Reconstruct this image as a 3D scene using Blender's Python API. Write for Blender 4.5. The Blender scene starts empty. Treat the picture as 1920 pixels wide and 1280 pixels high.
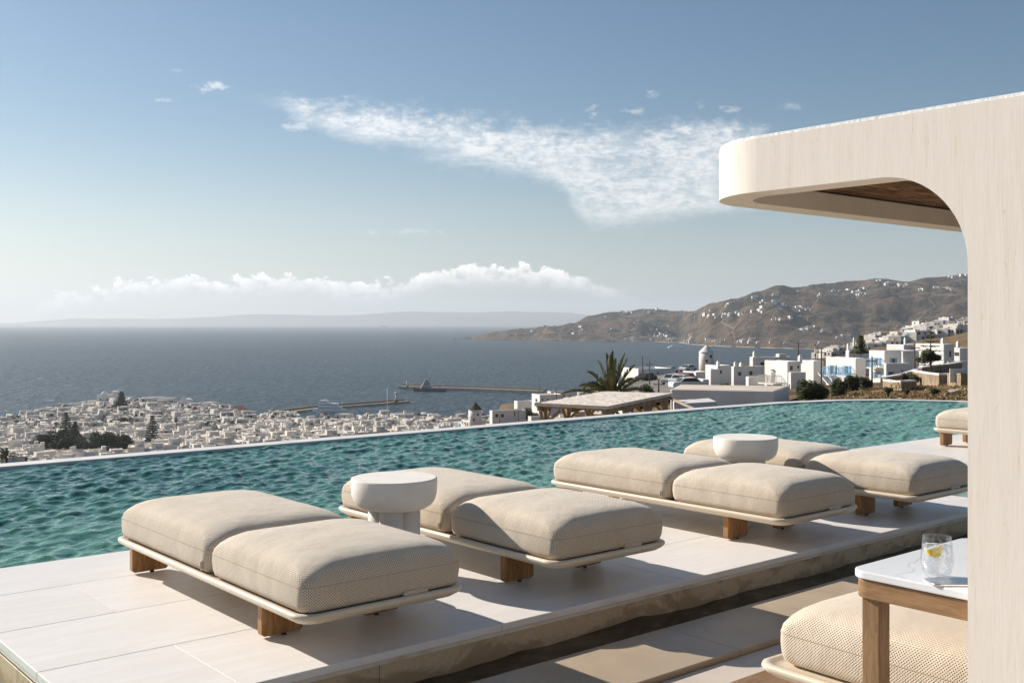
import bpy, bmesh, math, random
import numpy as np
from mathutils import Vector, Matrix, noise as mnoise
random.seed(7); np.random.seed(7)
R_ = math.radians
S = bpy.context.scene
COL = S.collection

# ------------------------------------------------------------------ camera, sky, sun, exposure
FPX, V0, AX, EYE = 1970.0, 604.0, R_(49.9), 1.3
FW = (math.cos(AX), math.sin(AX)); RT = (math.sin(AX), -math.cos(AX))
cam = bpy.data.cameras.new('camera'); camo = bpy.data.objects.new('camera', cam); COL.objects.link(camo)
camo.location = (0, 0, EYE); camo.rotation_euler = (R_(90), 0, -(R_(90) - AX))
cam.sensor_width = 36; cam.lens = FPX / 1920 * 36; cam.shift_y = -(640 - V0) / 1920
cam.clip_start = 0.1; cam.clip_end = 90000
S.camera = camo
SUNV = Vector((-0.62, 1.82, 1.0)).normalized()          # towards the sun
SUN_EL = math.asin(SUNV.z); SUN_AZ = math.atan2(SUNV.x, SUNV.y)
sl = bpy.data.lights.new('sun', 'SUN'); sl.energy = 5.0; sl.angle = R_(0.5); sl.color = (1.0, 0.94, 0.87)
so = bpy.data.objects.new('sun', sl); COL.objects.link(so); so.location = (0, 0, 50)
so.rotation_euler = SUNV.to_track_quat('Z', 'Y').to_euler()
vs = S.view_settings; vs.view_transform = 'Standard'; vs.look = 'None'; vs.gamma = 1; vs.use_curve_mapping = False
vs.exposure = 0.60
S.cycles.max_bounces = 8; S.cycles.transparent_max_bounces = 12
S.cycles.sample_clamp_indirect = 6

class NT:
    """small node-tree writer"""
    def __init__(s, tree): s.t = tree; s.n = tree.nodes; s.l = tree.links
    def new(s, kind, **kw):
        n = s.n.new(kind)
        for k, v in kw.items(): setattr(n, k, v)
        return n
    def set(s, sock, v):
        if hasattr(v, 'is_output') or isinstance(v, bpy.types.NodeSocket): s.l.new(v, sock)
        elif v is not None: sock.default_value = v
    def math(s, op, a, b=None, c=None, clamp=False):
        n = s.new('ShaderNodeMath', operation=op, use_clamp=clamp)
        s.set(n.inputs[0], a)
        if b is not None: s.set(n.inputs[1], b)
        if c is not None: s.set(n.inputs[2], c)
        return n.outputs[0]
    def vmath(s, op, a, b=None, out=0):
        n = s.new('ShaderNodeVectorMath', operation=op)
        s.set(n.inputs[0], a)
        if b is not None: s.set(n.inputs[1], b)
        return n.outputs[out]
    def mix(s, f, a, b, blend='MIX'):
        n = s.new('ShaderNodeMix', data_type='RGBA', blend_type=blend)
        s.set(n.inputs[0], f)
        s.set(n.inputs[6], a + (1,) if isinstance(a, tuple) and len(a) == 3 else a)
        s.set(n.inputs[7], b + (1,) if isinstance(b, tuple) and len(b) == 3 else b)
        return n.outputs[2]
    def noise(s, vec, scale, detail=4, rough=.55, dist=0, out=0):
        n = s.new('ShaderNodeTexNoise'); s.set(n.inputs['Vector'], vec)
        n.inputs['Scale'].default_value = scale; n.inputs['Detail'].default_value = detail
        n.inputs['Roughness'].default_value = rough; n.inputs['Distortion'].default_value = dist
        return n.outputs[out]
    def ss(s, x, a, b):
        n = s.new('ShaderNodeMapRange', interpolation_type='SMOOTHSTEP')
        s.set(n.inputs[0], x); s.set(n.inputs[1], a); s.set(n.inputs[2], b); n.inputs[3].default_value = 0; n.inputs[4].default_value = 1
        return n.outputs[0]
    def scale(s, vec, xyz):
        n = s.new('ShaderNodeMapping'); s.set(n.inputs[0], vec); n.inputs['Scale'].default_value = xyz
        return n.outputs[0]
    def curve(s, x, x0, x1, y0, y1, pts):
        t = s.math('DIVIDE', s.math('SUBTRACT', x, x0), x1 - x0, clamp=True)
        n = s.new('ShaderNodeFloatCurve'); s.set(n.inputs[1], t)
        c = n.mapping.curves[0]
        P_ = [((a - x0) / (x1 - x0), (b - y0) / (y1 - y0)) for a, b in pts]
        c.points[0].location = P_[0]; c.points[-1].location = P_[-1]
        for p in P_[1:-1]: c.points.new(*p)
        n.mapping.update()
        return s.math('MULTIPLY_ADD', n.outputs[0], y1 - y0, y0)

w = bpy.data.worlds.new('World'); S.world = w; w.use_nodes = True
W = NT(w.node_tree)
bg = W.n['Background']; bg.inputs[1].default_value = 0.054
sky = W.new('ShaderNodeTexSky', sky_type='NISHITA', sun_disc=False)
sky.sun_elevation = SUN_EL; sky.sun_rotation = SUN_AZ
sky.altitude = 80; sky.air_density = 1.0; sky.dust_density = 0.5; sky.ozone_density = 1.0
d = W.new('ShaderNodeTexCoord').outputs['Generated']
fz = W.math('MAXIMUM', W.vmath('DOT_PRODUCT', d, (FW[0], FW[1], 0), 1), 0.02)
ahead = W.ss(W.vmath('DOT_PRODUCT', d, (FW[0], FW[1], 0), 1), 0.05, 0.3)
az = W.math('DIVIDE', W.vmath('DOT_PRODUCT', d, (RT[0], RT[1], 0), 1), fz)
el = W.math('DIVIDE', W.vmath('DOT_PRODUCT', d, (0, 0, 1), 1), fz)
cu = W.math('MULTIPLY_ADD', az, FPX, 960.0)       # bearing along the horizon
cv = W.math('MULTIPLY_ADD', el, -FPX, V0)         # height above it
cvec = W.new('ShaderNodeCombineXYZ'); W.set(cvec.inputs[0], az); W.set(cvec.inputs[1], el)
cvec = cvec.outputs[0]
# high broken cloud band
nb = W.noise(W.scale(cvec, (1, 2.6, 1)), 9, 6, .6)
n2 = W.noise(W.scale(cvec, (1, 1.7, 1)), 62, 6, .66)
n3 = W.noise(W.scale(cvec, (.8, 2.2, 1)), 150, 4, .65)
edge = W.math('MULTIPLY', W.math('SUBTRACT', nb, .5), 80.0)
edge2 = W.math('MULTIPLY', W.math('SUBTRACT', n2, .5), 60.0)
vv = W.math('ADD', W.math('ADD', cv, edge), edge2)
top = W.curve(cu, 420, 1900, 100, 500, [(420, 186), (500, 178), (620, 185), (800, 205), (1000, 232), (1200, 236), (1320, 228), (1450, 248), (1600, 330), (1900, 470)])
bot = W.curve(cu, 420, 1900, 100, 500, [(420, 182), (500, 196), (600, 250), (750, 285), (880, 318), (1040, 352), (1080, 400), (1130, 430), (1220, 428), (1330, 408), (1450, 380), (1600, 352), (1900, 472)])
band = W.math('MULTIPLY', W.ss(W.math('SUBTRACT', vv, top), -12, 34), W.ss(W.math('SUBTRACT', bot, vv), -10, 36))
nm_ = W.noise(W.scale(cvec, (.7, 2.0, 1)), 21, 6, .6, .6)
tex = W.ss(W.math('ADD', W.math('MULTIPLY', nm_, .40), W.math('MULTIPLY_ADD', n3, .25, W.math('MULTIPLY', n2, .35))), .40, .60)
band = W.math('MULTIPLY', band, W.math('MULTIPLY_ADD', tex, .60, .26))
def puff(x, y, rx, ry, st):
    a = W.math('DIVIDE', W.math('SUBTRACT', cu, x), rx); b = W.math('DIVIDE', W.math('SUBTRACT', cv, y), ry)
    r = W.math('ADD', W.math('MULTIPLY', a, a), W.math('MULTIPLY', b, b))
    m = W.math('SUBTRACT', 1.0, W.math('MULTIPLY', r, .5))
    m = W.math('ADD', m, W.math('MULTIPLY', W.math('SUBTRACT', n2, .5), 5.0))
    return W.math('MULTIPLY', W.ss(m, .5, 1.7), st * .8)
for a in ((395, 163, 34, 12, .7), (312, 188, 20, 5, .4), (328, 133, 14, 4, .3), (1222, 178, 20, 8, .5), (1110, 208, 20, 14, .5), (1188, 210, 24, 8, .42),
          (1372, 206, 22, 8, .5), (1480, 200, 26, 8, .25), (1312, 196, 10, 10, .25), (760, 434, 120, 5, .42), (560, 236, 38, 12, .5)):
    band = W.math('MAXIMUM', band, puff(*a))
# cumulus bank lying over the island on the horizon
m1 = W.noise(W.scale(cvec, (1, 1.5, 1)), 34, 8, .66)
m2 = W.noise(W.scale(cvec, (1, 1.3, 1)), 75, 5, .6)
ctop = W.curve(cu, 0, 1400, 440, 640, [(0, 620), (60, 572), (110, 556), (170, 538), (250, 528), (350, 517), (420, 526), (500, 516), (590, 518), (690, 532), (760, 522), (830, 505), (900, 499), (1000, 501), (1090, 516), (1150, 534), (1210, 556), (1280, 590), (1400, 640)])
cdv = W.math('ADD', cv, W.math('ADD', W.math('MULTIPLY', W.math('SUBTRACT', m1, .5), 92.0), W.math('MULTIPLY', W.math('SUBTRACT', m2, .5), 34.0)))
dep = W.math('SUBTRACT', cdv, ctop)
bank = W.math('MULTIPLY', W.ss(dep, -1, 5), W.math('SUBTRACT', 1.0, W.ss(W.math('SUBTRACT', cv, ctop), 16, 60)))
bank = W.math('MULTIPLY', bank, W.math('MULTIPLY', W.ss(cu, 10, 170), W.math('SUBTRACT', 1.0, W.ss(cu, 1060, 1240))))
bank = W.math('MULTIPLY', bank, .96)
tall = W.math('MULTIPLY', W.ss(W.math('MULTIPLY_ADD', m2, .6, W.math('MULTIPLY', m1, .4)), .36, .60), W.math('SUBTRACT', 1.0, W.ss(dep, 4, 52)))
hsv = W.new('ShaderNodeHueSaturation'); hsv.inputs['Saturation'].default_value = 1.12; W.l.new(sky.outputs[0], hsv.inputs['Color'])
skc = W.mix(1.0, hsv.outputs[0], (.90, .995, 1.05), 'MULTIPLY')
# sea haze whitens the lowest few degrees of the sky all the way round
gz = W.vmath('DOT_PRODUCT', d, (0, 0, 1), 1)
hz = W.math('POWER', W.math('SUBTRACT', 1.0, W.ss(gz, -0.02, .22)), 1.5)
sd = W.ss(W.vmath('DOT_PRODUCT', d, tuple(SUNV), 1), .35, .95)
skc = W.mix(W.math('MULTIPLY', hz, .62), skc, W.mix(sd, (7.1, 7.4, 7.8), (12.3, 12.2, 12.3)))
cl = W.mix(W.ss(cu, 200, 1500), (14.5, 14.4, 14.2), (12.5, 12.5, 12.5))
skc = W.mix(W.math('MULTIPLY', band, ahead), skc, cl)
ccl = W.mix(tall, (8.2, 8.6, 8.9), (19, 18.4, 17.6))
skc = W.mix(W.math('MULTIPLY', bank, ahead), skc, ccl)
W.l.new(skc, bg.inputs[0])

# ------------------------------------------------------------------ helpers
def P(u, D, z):
    """point at bearing u, D metres ahead of the camera, height z"""
    X = (u - 960) / FPX * D
    return Vector((X * RT[0] + D * FW[0], X * RT[1] + D * FW[1], z))
def zv(v, D): return EYE - (v - V0) / FPX * D
def dist(v, z): return FPX * (EYE - z) / (v - V0)
def uD(x, y):
    D = x * FW[0] + y * FW[1]; X = x * RT[0] + y * RT[1]
    return 960 + FPX * X / max(D, .01), D
YAW = -(R_(90) - AX)      # turns a thing's +y away from the camera

class MB:
    def __init__(s): s.v = []; s.f = []; s.mi = []; s.sm = []
    def add(s, vs_, fs, mi=0, smooth=False):
        o = len(s.v); s.v += [tuple(a) for a in vs_]
        for f in fs: s.f.append(tuple(i + o for i in f)); s.mi.append(mi); s.sm.append(smooth)
        return s
    def box(s, x0, x1, y0, y1, z0, z1, mi=0, rz=0, c=None):
        p = [(x0, y0), (x1, y0), (x1, y1), (x0, y1)]
        return s.prism(p, z0, z1, mi, rz, c)
    def prism(s, p, z0, z1, mi=0, rz=0, c=None, top=None, smooth=False):
        if rz:
            if c is None: c = (0, 0)
            ca, sa = math.cos(rz), math.sin(rz)
            p = [(c[0] + (a - c[0]) * ca - (b - c[1]) * sa, c[1] + (a - c[0]) * sa + (b - c[1]) * ca) for a, b in p]
        n = len(p); q = top or p
        vs_ = [(a, b, z0) for a, b in p] + [(a, b, z1) for a, b in q]
        fs = [(i, (i + 1) % n, n + (i + 1) % n, n + i) for i in range(n)]
        s.add(vs_, fs, mi, smooth)
        s.add(vs_, [tuple(range(n))[::-1], tuple(range(n, 2 * n))], mi)
        return s
    def tube(s, pts, r, n=8, mi=0, cap=True, smooth=True):
        pts = [Vector(p) for p in pts]
        rs = r if isinstance(r, (list, tuple)) else [r] * len(pts)
        vs_ = []; fs = []
        for i, p in enumerate(pts):
            t = (pts[min(i + 1, len(pts) - 1)] - pts[max(i - 1, 0)]).normalized()
            up = Vector((0, 0, 1)) if abs(t.z) < .9 else Vector((1, 0, 0))
            a = t.cross(up).normalized(); b = a.cross(t)
            for k in range(n):
                q = 2 * math.pi * k / n
                vs_.append(p + (a * math.cos(q) + b * math.sin(q)) * rs[i])
        for i in range(len(pts) - 1):
            for k in range(n): fs.append((i * n + k, i * n + (k + 1) % n, (i + 1) * n + (k + 1) % n, (i + 1) * n + k))
        s.add(vs_, fs, mi, smooth)
        if cap: s.add(vs_, [tuple(range(n))[::-1], tuple(range((len(pts) - 1) * n, len(pts) * n))], mi)
        return s
    def lathe(s, prof, n=48, c=(0, 0), mi=0, smooth=True):
        vs_ = []; fs = []
        for r, z in prof:
            for k in range(n):
                q = 2 * math.pi * k / n; vs_.append((c[0] + r * math.cos(q), c[1] + r * math.sin(q), z))
        for i in range(len(prof) - 1):
            for k in range(n): fs.append((i * n + k, i * n + (k + 1) % n, (i + 1) * n + (k + 1) % n, (i + 1) * n + k))
        s.add(vs_, fs, mi, smooth)
        s.add(vs_, [tuple(range(n))[::-1], tuple(range((len(prof) - 1) * n, len(prof) * n))], mi)
        return s
    def loops(s, loops_, mi=0, smooth=True, cap0=True, cap1=True):
        n = len(loops_[0]); vs_ = [p for l in loops_ for p in l]
        fs = [(i * n + k, i * n + (k + 1) % n, (i + 1) * n + (k + 1) % n, (i + 1) * n + k) for i in range(len(loops_) - 1) for k in range(n)]
        s.add(vs_, fs, mi, smooth)
        if cap0: s.add(loops_[0], [tuple(range(n))[::-1]], mi)
        if cap1: s.add(loops_[-1], [tuple(range(n))], mi)
        return s
    def xf(s, M):
        s.v = [tuple(M @ Vector(p)) for p in s.v]; return s
    def mesh(s, name, mats):
        me = bpy.data.meshes.new(name); me.from_pydata(s.v, [], s.f)
        for m in (mats if isinstance(mats, (list, tuple)) else [mats]): me.materials.append(m)
        me.polygons.foreach_set('material_index', s.mi); me.polygons.foreach_set('use_smooth', s.sm)
        me.update(); return me
    def build(s, name, mats, parent=None, loc=None, rz=0, bevel=0, seg=2):
        me = s.mesh(name, mats)
        if bevel or True:
            bm = bmesh.new(); bm.from_mesh(me)
            bmesh.ops.remove_doubles(bm, verts=bm.verts, dist=1e-5)
            if bevel: 
                es = [e for e in bm.edges if len(e.link_faces) == 2 and e.calc_face_angle(0) > .5]
                bmesh.ops.bevel(bm, geom=es, offset=bevel, segments=seg, profile=.5, affect='EDGES', clamp_overlap=True)
            bmesh.ops.recalc_face_normals(bm, faces=bm.faces)
            bm.to_mesh(me); bm.free()
        return link(name, me, parent, loc, rz)

def link(name, me, parent=None, loc=None, rz=0):
    o = bpy.data.objects.new(name, me); COL.objects.link(o)
    if parent is not None: o.parent = parent
    if loc is not None: o.location = loc
    if rz: o.rotation_euler.z = rz
    return o
def tag(o, label=None, cat=None, group=None, kind=None):
    if label: o['label'] = label
    if cat: o['category'] = cat
    if group: o['group'] = group
    if kind: o['kind'] = kind
    return o
def thing(name, label, cat, loc=(0, 0, 0), rz=0, group=None):
    o = bpy.data.objects.new(name, None); COL.objects.link(o); o.location = loc; o.rotation_euler.z = rz
    return tag(o, label, cat, group)
def dup(root, loc=None, rz=None, label=None, group=None, sc=None):
    def rec(o, par):
        c = o.copy(); COL.objects.link(c); c.parent = par
        for ch in KIDS.get(o.name, []): rec(ch, c)
        return c
    c = rec(root, None)
    if loc is not None: c.location = loc
    if rz is not None: c.rotation_euler.z = rz
    if label: c['label'] = label
    if group: c['group'] = group
    if sc: c.scale = sc
    return c
KIDS = {}
def proto(root):
    """remember a thing's children so that copies can be made from it"""
    for o in COL.objects:
        if o.parent is not None and o.name not in [q.name for q in KIDS.get(o.parent.name, [])]:
            KIDS.setdefault(o.parent.name, []).append(o)
    return root
def rrect(x0, x1, y0, y1, r, n=6):
    pts = []
    for cx, cy, a in ((x1 - r, y0 + r, -90), (x1 - r, y1 - r, 0), (x0 + r, y1 - r, 90), (x0 + r, y0 + r, 180)):
        for k in range(n + 1):
            q = R_(a + 90 * k / n); pts.append((cx + r * math.cos(q), cy + r * math.sin(q)))
    return pts

# ------------------------------------------------------------------ materials
def mat(name, col, rough=.7, col2=None, sc=5, det=4, bump=0, bsc=None, vec='Object', stretch=(1, 1, 1), spec=.5, metal=0, lo=.35, hi=.65, rnd=0):
    m = bpy.data.materials.new(name); m.use_nodes = True
    T = NT(m.node_tree); b = T.n['Principled BSDF']
    b.inputs['Roughness'].default_value = rough; b.inputs['Metallic'].default_value = metal
    b.inputs['Specular IOR Level'].default_value = spec
    tc = T.new('ShaderNodeTexCoord').outputs[vec]; v = T.scale(tc, stretch)
    c = col + (1,)
    if col2: c = T.mix(T.ss(T.noise(v, sc, det), lo, hi), col, col2)
    if rnd:
        oi = T.new('ShaderNodeObjectInfo').outputs['Random']
        k = T.math('MULTIPLY_ADD', oi, rnd, 1 - rnd / 2)
        cc = T.new('ShaderNodeCombineXYZ')
        for i in range(3): T.set(cc.inputs[i], k)
        c = T.mix(1.0, c, cc.outputs[0], 'MULTIPLY')
    T.set(b.inputs['Base Color'], c)
    if bump:
        bn = T.new('ShaderNodeBump'); bn.inputs['Strength'].default_value = 1; bn.inputs['Distance'].default_value = bump
        T.set(bn.inputs['Height'], T.noise(v, bsc or sc * 4, 5)); T.l.new(bn.outputs[0], b.inputs['Normal'])
    return m

def marble_mat():
    m = bpy.data.materials.new('pale_marble'); m.use_nodes = True
    T = NT(m.node_tree); b = T.n['Principled BSDF']; b.inputs['Roughness'].default_value = .42; b.inputs['Specular IOR Level'].default_value = .3
    tc = T.new('ShaderNodeTexCoord').outputs['Object']
    oi = T.new('ShaderNodeObjectInfo').outputs['Random']
    off = T.new('ShaderNodeCombineXYZ'); T.set(off.inputs[1], T.math('MULTIPLY', oi, 30)); T.set(off.inputs[2], T.math('MULTIPLY', oi, 17))
    v = T.vmath('ADD', tc, off.outputs[0])
    st = T.scale(v, (.8, 3.6, 3.6))
    a = T.noise(st, 2.2, 6, .62, 1.2); f = T.noise(st, 7, 5, .6, 1.6)
    vein = T.math('ABSOLUTE', T.math('SUBTRACT', f, .5))
    vein = T.math('SUBTRACT', 1.0, T.ss(vein, 0, .022))
    c = T.mix(T.ss(a, .35, .68), (.755, .70, .635), (.81, .765, .71))
    c = T.mix(T.math('MULTIPLY', vein, T.math('MULTIPLY', T.ss(a, .42, .62), .30)), c, (.60, .51, .42))
    k = T.math('MULTIPLY_ADD', oi, .045, .965)
    cc = T.new('ShaderNodeCombineXYZ')
    for i in range(3): T.set(cc.inputs[i], k)
    c = T.mix(1.0, c, cc.outputs[0], 'MULTIPLY')
    T.set(b.inputs['Base Color'], c)
    bn = T.new('ShaderNodeBump'); bn.inputs['Distance'].default_value = .0012
    T.set(bn.inputs['Height'], T.noise(st, 16, 5)); T.l.new(bn.outputs[0], b.inputs['Normal'])
    return m

def stain_mat():
    m = bpy.data.materials.new('stained_tan_stone'); m.use_nodes = True
    T = NT(m.node_tree); b = T.n['Principled BSDF']; b.inputs['Roughness'].default_value = .6
    tc = T.new('ShaderNodeTexCoord').outputs['Object']
    v = T.scale(tc, (1, 1, 1.7))
    a = T.noise(v, 3.6, 6, .62, .7); g = T.noise(v, 60, 3)
    z = T.new('ShaderNodeSeparateXYZ'); T.l.new(tc, z.inputs[0])
    low = T.math('SUBTRACT', 1.0, T.ss(z.outputs[2], -.165, -.075))
    wet = T.ss(T.math('ADD', a, T.math('MULTIPLY', low, .13)), .50, .62)
    c = T.mix(T.ss(g, .35, .7), (.56, .405, .245), (.63, .47, .30))
    c = T.mix(T.math('MULTIPLY', wet, .8), c, (.36, .235, .13))
    T.set(b.inputs['Base Color'], c)
    return m

def fabric_mat():
    m = bpy.data.materials.new('woven_outdoor_fabric'); m.use_nodes = True
    T = NT(m.node_tree); b = T.n['Principled BSDF']; b.inputs['Roughness'].default_value = .95; b.inputs['Specular IOR Level'].default_value = .1
    b.inputs['Sheen Weight'].default_value = .25; b.inputs['Sheen Roughness'].default_value = .5
    tc = T.new('ShaderNodeTexCoord')
    s = T.new('ShaderNodeSeparateXYZ'); T.l.new(tc.outputs['Object'], s.inputs[0]); x, y, z = s.outputs
    nn = T.new('ShaderNodeSeparateXYZ'); T.l.new(tc.outputs['Normal'], nn.inputs[0])
    nx = T.math('ABSOLUTE', nn.outputs[0]); ny = T.math('ABSOLUTE', nn.outputs[1]); nz = T.math('ABSOLUTE', nn.outputs[2])
    K = 2 * math.pi / .0108
    def weave(a, c):
        p = T.math('MULTIPLY', T.math('ADD', a, c), K); q = T.math('MULTIPLY', T.math('SUBTRACT', a, c), K)
        sp = T.math('SINE', p); sq = T.math('SINE', q)
        return T.math('ADD', T.math('MULTIPLY', T.math('MULTIPLY', sp, sq), .62), T.math('MULTIPLY', sp, .40))
    def nm(v): return T.math('POWER', v, 6)
    wx, wy, wz = nm(nx), nm(ny), nm(nz)
    tot = T.math('ADD', T.math('ADD', wx, wy), wz)
    h = T.math('ADD', T.math('ADD', T.math('MULTIPLY', wx, weave(y, z)), T.math('MULTIPLY', wy, weave(x, z))), T.math('MULTIPLY', wz, weave(x, y)))
    h = T.math('DIVIDE', h, tot)
    dots = T.ss(h, -.42, .02)
    big = T.noise(tc.outputs['Object'], 6, 3)
    light = T.mix(T.ss(big, .3, .7), (.70, .59, .455), (.74, .635, .50))
    sidef = T.math('SUBTRACT', 1.0, T.math('MULTIPLY', T.ss(nz, .5, .95), .55))  # weave dots weakened on upward faces: sunlit smoothness put into the colour
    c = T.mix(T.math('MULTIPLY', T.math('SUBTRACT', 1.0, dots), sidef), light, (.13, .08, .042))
    T.set(b.inputs['Base Color'], c)
    bn = T.new('ShaderNodeBump'); bn.inputs['Distance'].default_value = .0012; bn.inputs['Strength'].default_value = .8
    T.set(bn.inputs['Height'], h); 
    b2 = T.new('ShaderNodeBump'); b2.inputs['Distance'].default_value = .014; b2.inputs['Strength'].default_value = .7
    T.set(b2.inputs['Height'], T.noise(tc.outputs['Object'], 7, 3)); T.l.new(bn.outputs[0], b2.inputs['Normal'])
    T.l.new(b2.outputs[0], b.inputs['Normal'])
    return m

def wood_mat(name, c1, c2, stretch, sc=8, rough=.55, bump=.0006, c3=None):
    m = bpy.data.materials.new(name); m.use_nodes = True
    T = NT(m.node_tree); b = T.n['Principled BSDF']; b.inputs['Roughness'].default_value = rough; b.inputs['Specular IOR Level'].default_value = .3
    tc = T.new('ShaderNodeTexCoord').outputs['Object']
    v = T.scale(tc, stretch)
    a = T.noise(v, sc, 6, .65, .8); f = T.noise(v, sc * 5, 4, .6)
    c = T.mix(T.ss(T.math('MULTIPLY_ADD', f, .4, T.math('MULTIPLY', a, .6)), .38, .62), c1, c2)
    if c3:
        g = T.noise(T.scale(tc, tuple(q * .45 for q in stretch)), sc, 3, .5, 2.2)
        r = T.math('ABSOLUTE', T.math('SUBTRACT', T.math('FRACT', T.math('MULTIPLY', g, 9)), .5))
        ln = T.math('SUBTRACT', 1.0, T.ss(r, 0, .07))
        c = T.mix(T.math('MULTIPLY', ln, T.math('MULTIPLY', T.ss(a, .45, .6), .55)), c, c3)
    T.set(b.inputs['Base Color'], c)
    bn = T.new('ShaderNodeBump'); bn.inputs['Distance'].default_value = bump
    T.set(bn.inputs['Height'], f); T.l.new(bn.outputs[0], b.inputs['Normal'])
    return m

def glass_mat(name, col=(1, 1, 1), base=.04, edge=.5, milk=0, rough=.02):
    """thin clear glass: see-through head on, mirror-like towards the rim; milk = share of white scatter (crushed ice, frost)"""
    m = bpy.data.materials.new(name); m.use_nodes = True
    T = NT(m.node_tree); T.n.remove(T.n['Principled BSDF'])
    g = T.new('ShaderNodeBsdfGlossy'); g.inputs['Roughness'].default_value = rough
    t = T.new('ShaderNodeBsdfTransparent'); t.inputs['Color'].default_value = col + (1,)
    lw = T.new('ShaderNodeLayerWeight'); lw.inputs[0].default_value = .5
    f = T.math('MULTIPLY_ADD', T.math('POWER', lw.outputs['Facing'], 3), edge, base)
    mx = T.new('ShaderNodeMixShader'); T.l.new(f, mx.inputs[0]); T.l.new(t.outputs[0], mx.inputs[1]); T.l.new(g.outputs[0], mx.inputs[2]); out = mx.outputs[0]
    if milk:
        df = T.new('ShaderNodeBsdfTranslucent'); df.inputs['Color'].default_value = (.9, .92, .94, 1); d2 = T.new('ShaderNodeBsdfDiffuse'); d2.inputs['Color'].default_value = (.85, .87, .9, 1)
        ad = T.new('ShaderNodeMixShader'); T.l.new(df.outputs[0], ad.inputs[1]); T.l.new(d2.outputs[0], ad.inputs[2])
        n = T.noise(T.new('ShaderNodeTexCoord').outputs['Object'], 60, 3)
        m2 = T.new('ShaderNodeMixShader'); T.set(m2.inputs[0], T.math('MULTIPLY', T.ss(n, .3, .7), milk)); T.l.new(out, m2.inputs[1]); T.l.new(ad.outputs[0], m2.inputs[2]); out = m2.outputs[0]
    T.l.new(out, T.n['Material Output'].inputs['Surface'])
    return m

M = {}
M['marble'] = marble_mat(); M['stain'] = stain_mat(); M['fabric'] = fabric_mat()
M['nosing'] = mat('marble_nosing', (.70, .61, .50), .5, (.54, .43, .32), 9, 6, .001, 30, lo=.45, hi=.75)
M['ledge'] = mat('tan_limestone', (.50, .395, .28), .34, (.42, .325, .225), 3, 6, .0008, 60, rnd=.10)
M['deck'] = mat('pale_limestone', (.60, .52, .43), .5, (.54, .455, .365), 4, 5, .0008, 70, rnd=.08)
M['grout'] = mat('grout', (.50, .43, .35), .9)
M['frame'] = mat('cream_powder_coated_metal', (.66, .555, .415), .38, spec=.5)
M['leg'] = wood_mat('teak', (.40, .215, .085), (.24, .115, .042), (5, 5, .7), 6, .5)
M['plaster'] = mat('off_white_plaster', (.79, .74, .67), .85, (.73, .675, .60), 7, 5, .001, 40)
M['cabana'] = wood_mat('whitewashed_wood_plaster', (.765, .695, .615), (.725, .65, .565), (7, 7, .45), 5, .8, .0004, c3=(.60, .44, .28))
M['soffit'] = mat('sand_plaster_soffit', (.74, .66, .55), .85, (.68, .60, .49), 6, 5, .001, 50)
M['reed'] = mat('brown_reeds', (.22, .12, .055), .8, (.10, .052, .024), 9, 4, .002, 60, rnd=.7)
M['oak'] = wood_mat('brown_oak', (.30, .185, .095), (.20, .115, .055), (.8, 6, 6), 9, .45)
M['oaky'] = wood_mat('brown_oak_crosswise', (.34, .20, .10), (.23, .13, .062), (6, .6, 6), 9, .45)
M['oakv'] = wood_mat('brown_oak_upright', (.30, .185, .095), (.20, .115, .055), (6, 6, .6), 9, .45)
M['rubber'] = mat('black_rubber', (.02, .02, .02), .7)
M['steel'] = mat('brushed_steel', (.72, .72, .72), .28, metal=1)
M['glass'] = glass_mat('clear_glass')
M['icewater'] = glass_mat('iced_water', (.93, .95, .97), .03, .35, .55)
M['lemon'] = mat('lemon_peel', (.85, .62, .02), .5)
M['ice'] = glass_mat('ice', (.97, .98, 1.0), .06, .5, .35, .1)
M['tabletop'] = mat('white_quartz', (.76, .76, .755), .25, (.72, .725, .72), 5, 4)
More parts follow.
